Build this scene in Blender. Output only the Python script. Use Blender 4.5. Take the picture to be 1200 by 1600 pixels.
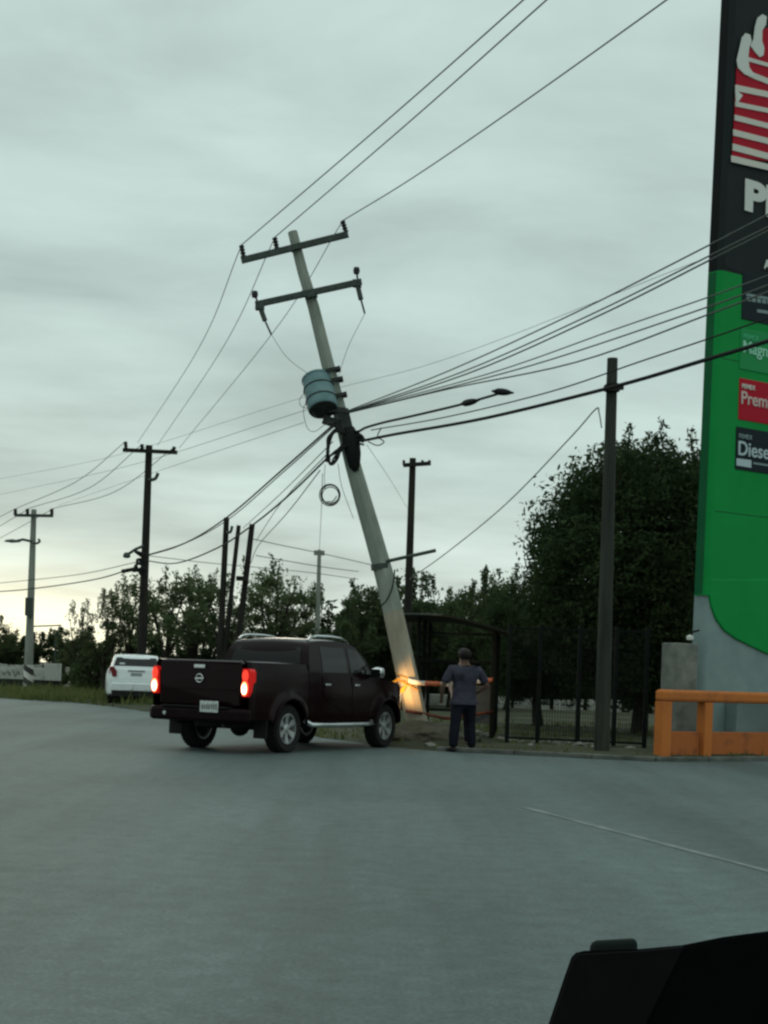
import bpy, bmesh, math, random
import numpy as np
from mathutils import Vector, Matrix

# ------------------------------------------------------------------ clear
for o in list(bpy.data.objects):
    bpy.data.objects.remove(o, do_unlink=True)
SC = bpy.context.scene
COL = SC.collection
R = math.radians
rnd = random.Random(7)

# ------------------------------------------------------------------ camera
F = 2400.0           # focal length in photograph pixels (1200 x 1600)
HC = 1051.0          # image row of the horizon on the optical axis
CAMZ = 1.3
ROLL = R(2.0)
cam = bpy.data.cameras.new('camera')
cam.sensor_fit = 'AUTO'
cam.sensor_width = 36.0
cam.lens = F / 1600.0 * 36.0
cam.shift_y = (HC - 800.0) / 1600.0
cam.clip_start = 0.05
cam.clip_end = 3000
camo = bpy.data.objects.new('camera', cam)
COL.objects.link(camo)
cr, sr = math.cos(ROLL), math.sin(ROLL)
camo.matrix_world = Matrix(((cr, -sr, 0, 0), (0, 0, -1, 0), (sr, cr, 0, CAMZ), (0, 0, 0, 1)))
SC.camera = camo
SC.render.engine = 'CYCLES'
SC.cycles.pixel_filter_type = 'BLACKMAN_HARRIS'
SC.cycles.filter_width = 2.5          # the soft, low resolving phone lens
SC.cycles.use_denoising = True
SC.cycles.max_bounces = 6

# ------------------------------------------------------------------ world, sun, exposure
SUN_AZ, SUN_EL = R(-15.0), R(5.0)      # low behind cloud, ahead and to the left
w = bpy.data.worlds.new('World')
SC.world = w
w.use_nodes = True
nt = w.node_tree
nt.nodes.clear()


def N(t, **kw):
    n = nt.nodes.new(t)
    for k, v in kw.items():
        setattr(n, k, v)
    return n


def L(a, b):
    nt.links.new(a, b)


def math_node(op, a, b=None):
    n = N('ShaderNodeMath', operation=op)
    for i, x in enumerate((a, b)):
        if x is None:
            continue
        if isinstance(x, (int, float)):
            n.inputs[i].default_value = x
        else:
            L(x, n.inputs[i])
    return n.outputs[0]


tc = N('ShaderNodeTexCoord')
sep = N('ShaderNodeSeparateXYZ')
L(tc.outputs['Generated'], sep.inputs[0])
zc = math_node('MAXIMUM', sep.outputs[2], 0.0)
den = math_node('ADD', zc, 0.16)
cx = math_node('MULTIPLY', math_node('DIVIDE', sep.outputs[0], den), 0.75)
cy = math_node('DIVIDE', sep.outputs[1], den)
comb = N('ShaderNodeCombineXYZ')
L(cx, comb.inputs[0]); L(cy, comb.inputs[1])
n1 = N('ShaderNodeTexNoise')
n1.inputs['Scale'].default_value = 1.9
n1.inputs['Detail'].default_value = 6.0
n1.inputs['Roughness'].default_value = 0.54
n1.inputs['Distortion'].default_value = 0.25
L(comb.outputs[0], n1.inputs['Vector'])
cr1 = N('ShaderNodeMapRange')
cr1.inputs['From Min'].default_value = 0.30
cr1.inputs['From Max'].default_value = 0.70
cr1.inputs['To Min'].default_value = 0.80
cr1.inputs['To Max'].default_value = 1.23
L(n1.outputs['Fac'], cr1.inputs['Value'])
ramp = N('ShaderNodeValToRGB')
els = ramp.color_ramp.elements
els[0].position = 0.0; els[0].color = (0.665, 0.735, 0.655, 1)
els[1].position = 1.0; els[1].color = (1.10, 1.28, 1.23, 1)
for p, c in ((0.05, (0.60, 0.70, 0.645, 1)), (0.12, (0.515, 0.635, 0.595, 1)), (0.25, (0.505, 0.635, 0.605, 1)),
             (0.42, (0.525, 0.655, 0.625, 1))):
    e = els.new(p); e.color = c
L(zc, ramp.inputs[0])
mulc = N('ShaderNodeVectorMath', operation='SCALE')
L(ramp.outputs[0], mulc.inputs[0]); L(cr1.outputs[0], mulc.inputs['Scale'])
# warm light round the hidden sun, widest along the horizon
svec = N('ShaderNodeCombineXYZ')
L(sep.outputs[0], svec.inputs[0]); L(sep.outputs[1], svec.inputs[1])
zs = math_node('MULTIPLY', sep.outputs[2], 3.0)
L(zs, svec.inputs[2])
nrm = N('ShaderNodeVectorMath', operation='NORMALIZE')
L(svec.outputs[0], nrm.inputs[0])
dotn = N('ShaderNodeVectorMath', operation='DOT_PRODUCT')
L(nrm.outputs[0], dotn.inputs[0])
dotn.inputs[1].default_value = Vector((math.sin(SUN_AZ), math.cos(SUN_AZ), 0.03)).normalized()
dd = math_node('MAXIMUM', dotn.outputs['Value'], 0.0)
glow = math_node('POWER', dd, 110.0)
gcol = N('ShaderNodeVectorMath', operation='SCALE')
gcol.inputs[0].default_value = (0.70, 0.57, 0.27)
L(glow, gcol.inputs['Scale'])
addn = N('ShaderNodeVectorMath', operation='ADD')
L(mulc.outputs[0], addn.inputs[0]); L(gcol.outputs[0], addn.inputs[1])
ten = N('ShaderNodeVectorMath', operation='SCALE')
ten.inputs['Scale'].default_value = 10.0
L(addn.outputs[0], ten.inputs[0])
sky = N('ShaderNodeTexSky', sky_type='NISHITA')
sky.sun_disc = False
sky.sun_elevation = SUN_EL
sky.sun_rotation = SUN_AZ
mix = N('ShaderNodeMix', data_type='RGBA')
mix.inputs[0].default_value = 0.992
L(sky.outputs[0], mix.inputs[6]); L(ten.outputs[0], mix.inputs[7])
bg = N('ShaderNodeBackground')
bg.inputs['Strength'].default_value = 0.1
L(mix.outputs[2], bg.inputs['Color'])
wo = N('ShaderNodeOutputWorld')
L(bg.outputs[0], wo.inputs['Surface'])

sun = bpy.data.lights.new('sun', 'SUN')
sun.energy = 0.5
sun.angle = R(25)
sun.color = (1.0, 0.86, 0.66)
suno = bpy.data.objects.new('sun', sun)
COL.objects.link(suno)
sd = Vector((math.sin(SUN_AZ) * math.cos(SUN_EL), math.cos(SUN_AZ) * math.cos(SUN_EL), math.sin(SUN_EL)))
suno.rotation_euler = sd.to_track_quat('Z', 'Y').to_euler()
suno.location = sd * 100

SC.view_settings.view_transform = 'Standard'
SC.view_settings.look = 'None'
SC.view_settings.exposure = 0.0
SC.view_settings.gamma = 1.0
SC.view_settings.use_curve_mapping = False


# ------------------------------------------------------------------ helpers
def at(px, py, Y):
    """world point at depth Y seen at photograph pixel (px, py)"""
    dx, dy = px - 600.0, HC - py
    u = dx * cr - dy * sr
    v = dy * cr + dx * sr
    return Vector((u * Y / F, Y, CAMZ + v * Y / F))


def ground_at(px, py):
    dx, dy = px - 600.0, HC - py
    u = dx * cr - dy * sr
    v = dy * cr + dx * sr
    Y = -CAMZ * F / v
    return Vector((u * Y / F, Y, 0))


def tag(o, label=None, cat=None, group=None, kind=None):
    if label: o['label'] = label
    if cat: o['category'] = cat
    if group: o['group'] = group
    if kind: o['kind'] = kind
    return o


def empty(name, loc, rz=0.0, label=None, cat=None, group=None):
    o = bpy.data.objects.new(name, None)
    COL.objects.link(o)
    o.location = loc
    o.rotation_euler = (0, 0, rz)
    o.empty_display_size = 0.2
    return tag(o, label, cat, group)


def link(o, parent=None):
    COL.objects.link(o)
    if parent is not None:
        o.parent = parent
    return o


def copy_tree(o, parent=None):
    c = o.copy()
    COL.objects.link(c)
    c.parent = parent
    for ch in list(o.children):
        copy_tree(ch, c)
    return c


class MB:
    def __init__(self):
        self.v = []; self.f = []

    def add(self, vs, fs):
        b = len(self.v)
        self.v += [Vector(p) for p in vs]
        self.f += [tuple(b + i for i in q) for q in fs]
        return self

    def box(self, c, s, M=None):
        x, y, z = s[0] / 2, s[1] / 2, s[2] / 2
        vs = [Vector((a, b, d)) for a in (-x, x) for b in (-y, y) for d in (-z, z)]
        if M is not None:
            vs = [M @ p for p in vs]
        vs = [p + Vector(c) for p in vs]
        return self.add(vs, [(0, 1, 3, 2), (4, 6, 7, 5), (0, 4, 5, 1), (2, 3, 7, 6), (0, 2, 6, 4), (1, 5, 7, 3)])

    def bar(self, a, b, wd, h, up=(0, 0, 1)):
        a, b = Vector(a), Vector(b)
        d = (b - a); ln = d.length; d.normalize()
        s = d.cross(Vector(up))
        if s.length < 1e-4: s = d.cross(Vector((1, 0, 0)))
        s.normalize(); u = s.cross(d)
        vs = []
        for p in (a, b):
            for i, j in ((-1, -1), (1, -1), (1, 1), (-1, 1)):
                vs.append(p + s * (i * wd / 2) + u * (j * h / 2))
        return self.add(vs, [(0, 1, 2, 3), (7, 6, 5, 4), (0, 4, 5, 1), (1, 5, 6, 2), (2, 6, 7, 3), (3, 7, 4, 0)])

    def tube(self, pts, rad, n=8, cap=True):
        pts = [Vector(p) for p in pts]
        m = len(pts)
        if not hasattr(rad, '__len__'): rad = [rad] * m
        t0 = (pts[1] - pts[0]).normalized()
        ref = Vector((0, 0, 1)) if abs(t0.z) < 0.9 else Vector((1, 0, 0))
        s = t0.cross(ref).normalized()
        vs = []
        for i, p in enumerate(pts):
            t = (pts[min(i + 1, m - 1)] - pts[max(i - 1, 0)])
            if t.length < 1e-9: t = t0
            t = t.normalized()
            s = (s - t * s.dot(t)).normalized()
            u = t.cross(s)
            for k in range(n):
                a = 2 * math.pi * k / n
                vs.append(p + (s * math.cos(a) + u * math.sin(a)) * rad[i])
        fs = []
        for i in range(m - 1):
            for k in range(n):
                k2 = (k + 1) % n
                fs.append((i * n + k, i * n + k2, (i + 1) * n + k2, (i + 1) * n + k))
        if cap:
            fs.append(tuple(range(n - 1, -1, -1)))
            fs.append(tuple((m - 1) * n + k for k in range(n)))
        return self.add(vs, fs)

    def lathe(self, prof, n=24, M=None, close=False):
        """prof: (radius, height) about local z"""
        vs = []
        for r, h in prof:
            for k in range(n):
                a = 2 * math.pi * k / n
                vs.append(Vector((r * math.cos(a), r * math.sin(a), h)))
        if M is not None: vs = [M @ p for p in vs]
        fs = []
        m = len(prof)
        for i in range(m if close else m - 1):
            j = (i + 1) % m
            for k in range(n):
                k2 = (k + 1) % n
                fs.append((i * n + k, i * n + k2, j * n + k2, j * n + k))
        if not close:
            fs.append(tuple(range(n - 1, -1, -1)))
            fs.append(tuple((m - 1) * n + k for k in range(n)))
        return self.add(vs, fs)

    def prism(self, poly, d):
        """poly: world points of one flat outline, d: extrusion vector"""
        n = len(poly); d = Vector(d)
        vs = [Vector(p) for p in poly] + [Vector(p) + d for p in poly]
        fs = [tuple(range(n)), tuple(range(2 * n - 1, n - 1, -1))]
        for i in range(n):
            j = (i + 1) % n
            fs.append((i, i + n, j + n, j))
        return self.add(vs, fs)

    def build(self, name, mat, parent=None, org=None, smooth=False, bevel=0.0):
        me = bpy.data.meshes.new(name)
        vs = self.v if org is None else [p - Vector(org) for p in self.v]
        me.from_pydata([tuple(p) for p in vs], [], self.f)
        me.validate()
        bm = bmesh.new(); bm.from_mesh(me)
        bmesh.ops.recalc_face_normals(bm, faces=bm.faces)
        bm.to_mesh(me); bm.free()
        if mat is not None: me.materials.append(mat)
        if smooth:
            for p in me.polygons: p.use_smooth = True
            if smooth != 'all':
                me.set_sharp_from_angle(angle=R(38))
        o = bpy.data.objects.new(name, me)
        link(o, parent)
        if bevel:
            b = o.modifiers.new('bevel', 'BEVEL')
            b.width = bevel; b.segments = 2; b.limit_method = 'ANGLE'
        return o


MATS = {}


def mat(name, col, rough=0.7, col2=None, scale=4.0, detail=4.0, metallic=0.0, spec=0.14, bump=0.0, bscale=None,
        lo=0.35, hi=0.65, coat=0.0, emit=None, estr=0.0, stretch=None):
    if name in MATS: return MATS[name]
    m = bpy.data.materials.new(name)
    m.use_nodes = True
    t = m.node_tree
    b = t.nodes['Principled BSDF']
    b.inputs['Base Color'].default_value = (*col, 1)
    b.inputs['Roughness'].default_value = rough
    b.inputs['Metallic'].default_value = metallic
    b.inputs['Specular IOR Level'].default_value = spec
    if coat:
        b.inputs['Coat Weight'].default_value = coat
        b.inputs['Coat Roughness'].default_value = 0.06
    if emit:
        b.inputs['Emission Color'].default_value = (*emit, 1)
        b.inputs['Emission Strength'].default_value = estr
    tcn = t.nodes.new('ShaderNodeTexCoord')
    src = tcn.outputs['Object']
    if stretch:
        mp = t.nodes.new('ShaderNodeMapping')
        mp.inputs['Scale'].default_value = stretch
        t.links.new(src, mp.inputs[0]); src = mp.outputs[0]
    if col2 is not None:
        nz = t.nodes.new('ShaderNodeTexNoise')
        nz.inputs['Scale'].default_value = scale
        nz.inputs['Detail'].default_value = detail
        nz.inputs['Roughness'].default_value = 0.6
        t.links.new(src, nz.inputs['Vector'])
        rp = t.nodes.new('ShaderNodeValToRGB')
        rp.color_ramp.elements[0].position = lo; rp.color_ramp.elements[0].color = (*col, 1)
        rp.color_ramp.elements[1].position = hi; rp.color_ramp.elements[1].color = (*col2, 1)
        t.links.new(nz.outputs['Fac'], rp.inputs[0])
        t.links.new(rp.outputs[0], b.inputs['Base Color'])
    if bump:
        nb = t.nodes.new('ShaderNodeTexNoise')
        nb.inputs['Scale'].default_value = bscale or scale * 4
        nb.inputs['Detail'].default_value = 4
        t.links.new(src, nb.inputs['Vector'])
        bp = t.nodes.new('ShaderNodeBump')
        bp.inputs['Strength'].default_value = bump
        bp.inputs['Distance'].default_value = 0.02
        t.links.new(nb.outputs['Fac'], bp.inputs['Height'])
        t.links.new(bp.outputs[0], b.inputs['Normal'])
    MATS[name] = m
    return m


def stripe_mat(name, c1, c2, scale, direction=(1, 0, 0), rough=0.6):
    m = bpy.data.materials.new(name); m.use_nodes = True
    t = m.node_tree; b = t.nodes['Principled BSDF']
    b.inputs['Roughness'].default_value = rough
    tcn = t.nodes.new('ShaderNodeTexCoord')
    dt = t.nodes.new('ShaderNodeVectorMath'); dt.operation = 'DOT_PRODUCT'
    t.links.new(tcn.outputs['Object'], dt.inputs[0]); dt.inputs[1].default_value = direction
    mu = t.nodes.new('ShaderNodeMath'); mu.operation = 'MULTIPLY'; mu.inputs[1].default_value = scale
    t.links.new(dt.outputs['Value'], mu.inputs[0])
    fr = t.nodes.new('ShaderNodeMath'); fr.operation = 'FRACT'
    t.links.new(mu.outputs[0], fr.inputs[0])
    gt = t.nodes.new('ShaderNodeMath'); gt.operation = 'GREATER_THAN'; gt.inputs[1].default_value = 0.5
    t.links.new(fr.outputs[0], gt.inputs[0])
    mx = t.nodes.new('ShaderNodeMix'); mx.data_type = 'RGBA'
    mx.inputs[6].default_value = (*c1, 1); mx.inputs[7].default_value = (*c2, 1)
    t.links.new(gt.outputs[0], mx.inputs[0])
    t.links.new(mx.outputs[2], b.inputs['Base Color'])
    return m


def leaf_mat(name, c1, c2, trans=0.3):
    m = bpy.data.materials.new(name); m.use_nodes = True
    t = m.node_tree
    t.nodes.remove(t.nodes['Principled BSDF'])
    out = t.nodes['Material Output']
    tcn = t.nodes.new('ShaderNodeTexCoord')
    nz = t.nodes.new('ShaderNodeTexNoise'); nz.inputs['Scale'].default_value = 2.2; nz.inputs['Detail'].default_value = 5
    t.links.new(tcn.outputs['Object'], nz.inputs['Vector'])
    rp = t.nodes.new('ShaderNodeValToRGB')
    rp.color_ramp.elements[0].position = 0.35; rp.color_ramp.elements[0].color = (*c1, 1)
    rp.color_ramp.elements[1].position = 0.68; rp.color_ramp.elements[1].color = (*c2, 1)
    t.links.new(nz.outputs['Fac'], rp.inputs[0])
    d = t.nodes.new('ShaderNodeBsdfDiffuse'); tr = t.nodes.new('ShaderNodeBsdfTranslucent')
    t.links.new(rp.outputs[0], d.inputs[0]); t.links.new(rp.outputs[0], tr.inputs[0])
    ms = t.nodes.new('ShaderNodeMixShader'); ms.inputs[0].default_value = trans
    t.links.new(d.outputs[0], ms.inputs[1]); t.links.new(tr.outputs[0], ms.inputs[2])
    t.links.new(ms.outputs[0], out.inputs['Surface'])
    return m


# ------------------------------------------------------------------ materials
M_conc = mat('concrete_pole', (0.20, 0.215, 0.185), 0.85, (0.27, 0.285, 0.245), scale=3.0, bump=0.15, bscale=18, stretch=(1, 1, .35))
M_conc2 = mat('concrete', (0.11, 0.12, 0.108), 0.9, (0.20, 0.205, 0.185), scale=3.5, bump=0.3, bscale=20)
M_wood = mat('weathered_wood', (0.014, 0.014, 0.012), 0.9, (0.030, 0.028, 0.022), scale=6, stretch=(1, 1, .12), bump=0.3)
M_woodg = mat('grey_wood', (0.024, 0.027, 0.022), 0.9, (0.048, 0.052, 0.042), scale=6, stretch=(1, 1, .10), bump=0.3)
M_steel = mat('galvanised_steel', (0.045, 0.056, 0.050), 0.6, (0.075, 0.09, 0.08), scale=9, metallic=0.2)
M_insul = mat('insulator', (0.03, 0.03, 0.03), 0.3)
M_black = mat('black_rubber', (0.010, 0.011, 0.011), 0.75)
M_cable = mat('cable', (0.014, 0.016, 0.015), 0.7)
M_wire = mat('aluminium_wire', (0.10, 0.11, 0.10), 0.6)
M_tank = mat('transformer_paint', (0.105, 0.185, 0.195), 0.5, (0.15, 0.24, 0.25), scale=5, detail=7)
M_tankb = mat('transformer_bottom', (0.03, 0.035, 0.034), 0.7, (0.05, 0.055, 0.05), scale=8)


# ------------------------------------------------------------------ ground, road
def asphalt_material():
    m = bpy.data.materials.new('asphalt'); m.use_nodes = True
    t = m.node_tree; b = t.nodes['Principled BSDF']
    b.inputs['Roughness'].default_value = 0.72
    b.inputs['Specular IOR Level'].default_value = 0.30
    tcn = t.nodes.new('ShaderNodeTexCoord')

    def noise(scale, detail, rough=0.6, rot=0.0, st=(1, 1, 1)):
        mp = t.nodes.new('ShaderNodeMapping')
        mp.inputs['Rotation'].default_value = (0, 0, rot); mp.inputs['Scale'].default_value = st
        t.links.new(tcn.outputs['Object'], mp.inputs[0])
        n = t.nodes.new('ShaderNodeTexNoise')
        n.inputs['Scale'].default_value = scale; n.inputs['Detail'].default_value = detail
        n.inputs['Roughness'].default_value = rough
        t.links.new(mp.outputs[0], n.inputs['Vector'])
        return n.outputs['Fac']

    def mr(x, a, bb, c, d):
        n = t.nodes.new('ShaderNodeMapRange')
        n.inputs[1].default_value = a; n.inputs[2].default_value = bb
        n.inputs[3].default_value = c; n.inputs[4].default_value = d
        t.links.new(x, n.inputs[0]); return n.outputs[0]

    def mul(a, bb):
        n = t.nodes.new('ShaderNodeMath'); n.operation = 'MULTIPLY'
        t.links.new(a, n.inputs[0]); t.links.new(bb, n.inputs[1]); return n.outputs[0]
    big = mr(noise(0.13, 6, .62), .3, .7, .74, 1.22)
    streak = mr(noise(0.8, 5, .62, R(-16), (1.0, 0.05, 1)), .3, .7, .68, 1.24)
    mid = mr(noise(5.0, 7, .72), .3, .7, .76, 1.24)
    fine = mr(noise(38, 4, .75), .3, .7, .62, 1.38)
    grit = mr(noise(170, 2, .7), .3, .7, .55, 1.45)
    # thin meandering cracks filled with tar
    vo = t.nodes.new('ShaderNodeTexVoronoi'); vo.feature = 'DISTANCE_TO_EDGE'; vo.inputs['Scale'].default_value = 0.22
    mpv = t.nodes.new('ShaderNodeMapping'); mpv.inputs['Scale'].default_value = (1, .7, 1)
    nd = t.nodes.new('ShaderNodeTexNoise'); nd.inputs['Scale'].default_value = 1.3; nd.inputs['Detail'].default_value = 5
    t.links.new(tcn.outputs['Object'], nd.inputs['Vector'])
    av = t.nodes.new('ShaderNodeVectorMath'); av.operation = 'MULTIPLY_ADD'
    t.links.new(nd.outputs['Color'], av.inputs[0]); av.inputs[1].default_value = (1.4, 1.4, 0)
    t.links.new(tcn.outputs['Object'], av.inputs[2])
    t.links.new(av.outputs[0], mpv.inputs[0]); t.links.new(mpv.outputs[0], vo.inputs['Vector'])
    crack = mr(vo.outputs['Distance'], 0.0, 0.008, 0.88, 1.0)
    f = mul(mul(mul(big, streak), mul(mid, fine)), mul(grit, crack))
    sc = t.nodes.new('ShaderNodeVectorMath'); sc.operation = 'SCALE'
    sc.inputs[0].default_value = (0.071, 0.099, 0.096)
    t.links.new(f, sc.inputs['Scale'])
    t.links.new(sc.outputs[0], b.inputs['Base Color'])
    nb = noise(90, 4, .7)
    bp = t.nodes.new('ShaderNodeBump'); bp.inputs['Strength'].default_value = 0.35; bp.inputs['Distance'].default_value = 0.01
    t.links.new(nb, bp.inputs['Height']); t.links.new(bp.outputs[0], b.inputs['Normal'])
    return m


M_asph = asphalt_material()
M_dirt = mat('dirt_and_dry_grass', (0.028, 0.033, 0.020), 0.95, (0.060, 0.063, 0.037), scale=0.7, detail=8, bump=0.6, bscale=6)
M_dirt2 = mat('bare_soil', (0.05, 0.048, 0.034), 0.95, (0.10, 0.092, 0.068), scale=2.0, detail=8, bump=0.8, bscale=9)

g = MB().add([(-900, -300, -0.012), (900, -300, -0.012), (900, 1500, -0.012), (-900, 1500, -0.012)], [(0, 1, 2, 3)]).build('ground', M_dirt)
tag(g, kind='structure')

edge = [(-60, 84), (-30, 62), (-13.0, 51.5), (-9.6, 48.6), (-8.2, 46.2), (-3.4, 35.2), (0.1, 26.9), (0.9, 26.15), (2.2, 25.75), (3.5, 25.4), (4.45, 25.15),
        (5.4, 25.75), (7.2, 27.15), (11.5, 30.6), (40, 53)]
_re = random.Random(12)
edge_r = []
for (xa, ya), (xb, yb) in zip(edge, edge[1:]):
    nseg = max(1, int(math.hypot(xb - xa, yb - ya) / .45))
    for k in range(nseg):
        t = k / nseg
        j = _re.uniform(-.14, .10) if 20 < ya < 60 else 0
        edge_r.append((xa + (xb - xa) * t + j * .5, ya + (yb - ya) * t + j))
edge_r.append(edge[-1])
poly = edge_r + [(60, 53), (60, -25), (-60, -25)]
road = MB().add([(x, y, 0.0) for x, y in poly], [tuple(range(len(poly)))]).build('road', M_asph)
tag(road, kind='structure')

# worn pale lane line across the right of the road
M_line = mat('worn_line_paint', (0.115, 0.142, 0.135), 0.75, (0.20, 0.22, 0.21), scale=3.0, detail=8, lo=.42, hi=.72)
ln = MB()
a, b = ground_at(820, 1262), ground_at(1240, 1372)
d = (b - a).normalized(); s = Vector((-d.y, d.x, 0)) * 0.05
pts = [a + (b - a) * t for t in np.linspace(0, 1, 14)]
rr = random.Random(2)
vs = []
for p in pts:
    j = rr.uniform(.6, 1.1)
    vs += [p + s * j + Vector((0, 0, .004)), p - s * j + Vector((0, 0, .004))]
ln.add(vs, [(2 * i, 2 * i + 1, 2 * i + 3, 2 * i + 2) for i in range(len(pts) - 1)])
tag(ln.build('road_marking', M_line), kind='structure')

# low concrete kerb along the right-hand verge
kb = MB()
kp = [(0.95, 26.2), (2.25, 25.8), (3.5, 25.45), (4.5, 25.2), (5.45, 25.8), (7.25, 27.2), (11.5, 30.65)]
for i in range(len(kp) - 1):
    p, q = Vector((*kp[i], 0.035)), Vector((*kp[i + 1], 0.035))
    kb.bar(p, q - (q - p).normalized() * 0.012, 0.16, 0.075)
tag(kb.build('kerb', mat('dirty_kerb', (0.05, 0.055, 0.048), .9, (0.16, 0.165, 0.15), scale=1.8, detail=8, bump=.4), bevel=0.012), kind='structure')

# soil verge behind the kerb, a little proud and uneven
rv = random.Random(5)


def verge_sheet():
    bm = bmesh.new()
    nx, ny = 44, 40
    gp = {}
    for i in range(nx + 1):
        for j in range(ny + 1):
            # i runs along the road edge, j away from it
            t = i / nx * (len(edge2) - 1)
            k = min(int(t), len(edge2) - 2); fr = t - k
            ex = edge2[k][0] * (1 - fr) + edge2[k + 1][0] * fr
            ey = edge2[k][1] * (1 - fr) + edge2[k + 1][1] * fr
            dd_ = (j / ny) ** 1.6 * 26
            x = ex + dd_ * .55 + .03; y = ey + dd_ * .84 + .03
            z = -0.008 + 0.09 * (1 - math.exp(-dd_ * 2.2)) + (0.03 * rv.uniform(-1, 1) if j else 0)
            gp[i, j] = bm.verts.new((x, y, z))
    for i in range(nx):
        for j in range(ny):
            bm.faces.new((gp[i, j], gp[i + 1, j], gp[i + 1, j + 1], gp[i, j + 1]))
    me = bpy.data.meshes.new('verge'); bm.to_mesh(me); bm.free()
    for p in me.polygons: p.use_smooth = True
    me.materials.append(M_dirt)
    return me


edge2 = edge[1:14]
vg = link(bpy.data.objects.new('verge', verge_sheet())); tag(vg, kind='structure')


# ------------------------------------------------------------------ vehicles
def lerp_tab(tab, x):
    if x <= tab[0][0]: return tab[0][1]
    for (a, fa), (b_, fb) in zip(tab, tab[1:]):
        if x <= b_:
            t = (x - a) / (b_ - a) if b_ > a else 0
            return fa + (fb - fa) * t
    return tab[-1][1]


def shell(mb, ys, zb, zt, wf, nz=12, top=True, crown=0.03, ncross=6, bottom=True):
    ny = len(ys)
    ring = []
    for y in ys:
        a, b_ = zb(y), zt(y)
        col = []
        for j in range(nz + 1):
            z = a + (b_ - a) * j / nz
            col.append(Vector((wf(y, z), y, z)))
        if top:
            wx = col[-1].x
            for k in range(1, ncross):
                u = 1 - 2 * k / ncross
                col.append(Vector((wx * u, y, b_ + crown * (1 - u * u))))
            for j in range(nz, -1, -1):
                z = a + (b_ - a) * j / nz
                col.append(Vector((-wf(y, z), y, z)))
        ring.append(col)
    n = len(ring[0])
    if top:
        vs = [p for c in ring for p in c]
        fs = []
        for i in range(ny - 1):
            for k in range(n - 1):
                fs.append((i * n + k, (i + 1) * n + k, (i + 1) * n + k + 1, i * n + k + 1))
            if bottom:
                fs.append((i * n, i * n + n - 1, (i + 1) * n + n - 1, (i + 1) * n))
        fs.append(tuple(range(n))); fs.append(tuple((ny - 1) * n + k for k in range(n - 1, -1, -1)))
        mb.add(vs, fs)
    else:
        for sgn in (1, -1):
            vs = [Vector((p.x * sgn, p.y, p.z)) for c in ring for p in c]
            fs = []
            for i in range(ny - 1):
                for k in range(n - 1):
                    fs.append((i * n + k, (i + 1) * n + k, (i + 1) * n + k + 1, i * n + k + 1))
            mb.add(vs, fs)
    return mb


def patch(mb, corners, wf, off, side=1, nu=8, nv=6, thick=0.0):
    """curved panel over the body side. corners (y,z): lower rear, lower front, upper front, upper rear"""
    (y0, z0), (y1, z1), (y2, z2), (y3, z3) = corners
    vs = []
    for j in range(nv + 1):
        v = j / nv
        for i in range(nu + 1):
            u = i / nu
            y = (y0 * (1 - u) + y1 * u) * (1 - v) + (y3 * (1 - u) + y2 * u) * v
            z = (z0 * (1 - u) + z1 * u) * (1 - v) + (z3 * (1 - u) + z2 * u) * v
            vs.append(Vector((side * (wf(y, z) + off), y, z)))
    m = nu + 1
    n = len(vs)
    fs = [(j * m + i, j * m + i + 1, (j + 1) * m + i + 1, (j + 1) * m + i) for j in range(nv) for i in range(nu)]
    back = [Vector((p.x - side * (off + .004), p.y, p.z)) for p in vs]
    fs2 = [tuple(n + k for k in reversed(f)) for f in fs]
    rim = [i for i in range(m)] + [j * m + nu for j in range(1, nv + 1)] + [nv * m + i for i in range(nu - 1, -1, -1)] + [j * m for j in range(nv - 1, 0, -1)]
    fs3 = [(rim[k], rim[(k + 1) % len(rim)], n + rim[(k + 1) % len(rim)], n + rim[k]) for k in range(len(rim))]
    mb.add(vs + back, fs + fs2 + fs3)
    return mb


def frange(a, b_, n):
    return [a + (b_ - a) * i / n for i in range(n + 1)]


def arch(y, c, r, zc_, base):
    d_ = abs(y - c)
    if d_ >= r: return base
    return max(base, zc_ + math.sqrt(max(r * r - d_ * d_, 0)))


def rotY(deg):
    return Matrix.Rotation(R(deg), 3, 'Y')


M_tyre = mat('tyre_rubber', (0.012, 0.012, 0.012), 0.85, (0.02, 0.02, 0.02), scale=20)
M_alloy = mat('alloy_rim', (0.42, 0.44, 0.44), 0.35, metallic=0.7)
M_chrome = mat('chrome_trim', (0.62, 0.65, 0.65), 0.18, metallic=0.9)
M_glass = mat('tinted_glass', (0.006, 0.008, 0.008), 0.06, spec=0.22)
M_plast = mat('black_plastic', (0.012, 0.012, 0.012), 0.6, (0.018, 0.018, 0.018), scale=30)


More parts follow.
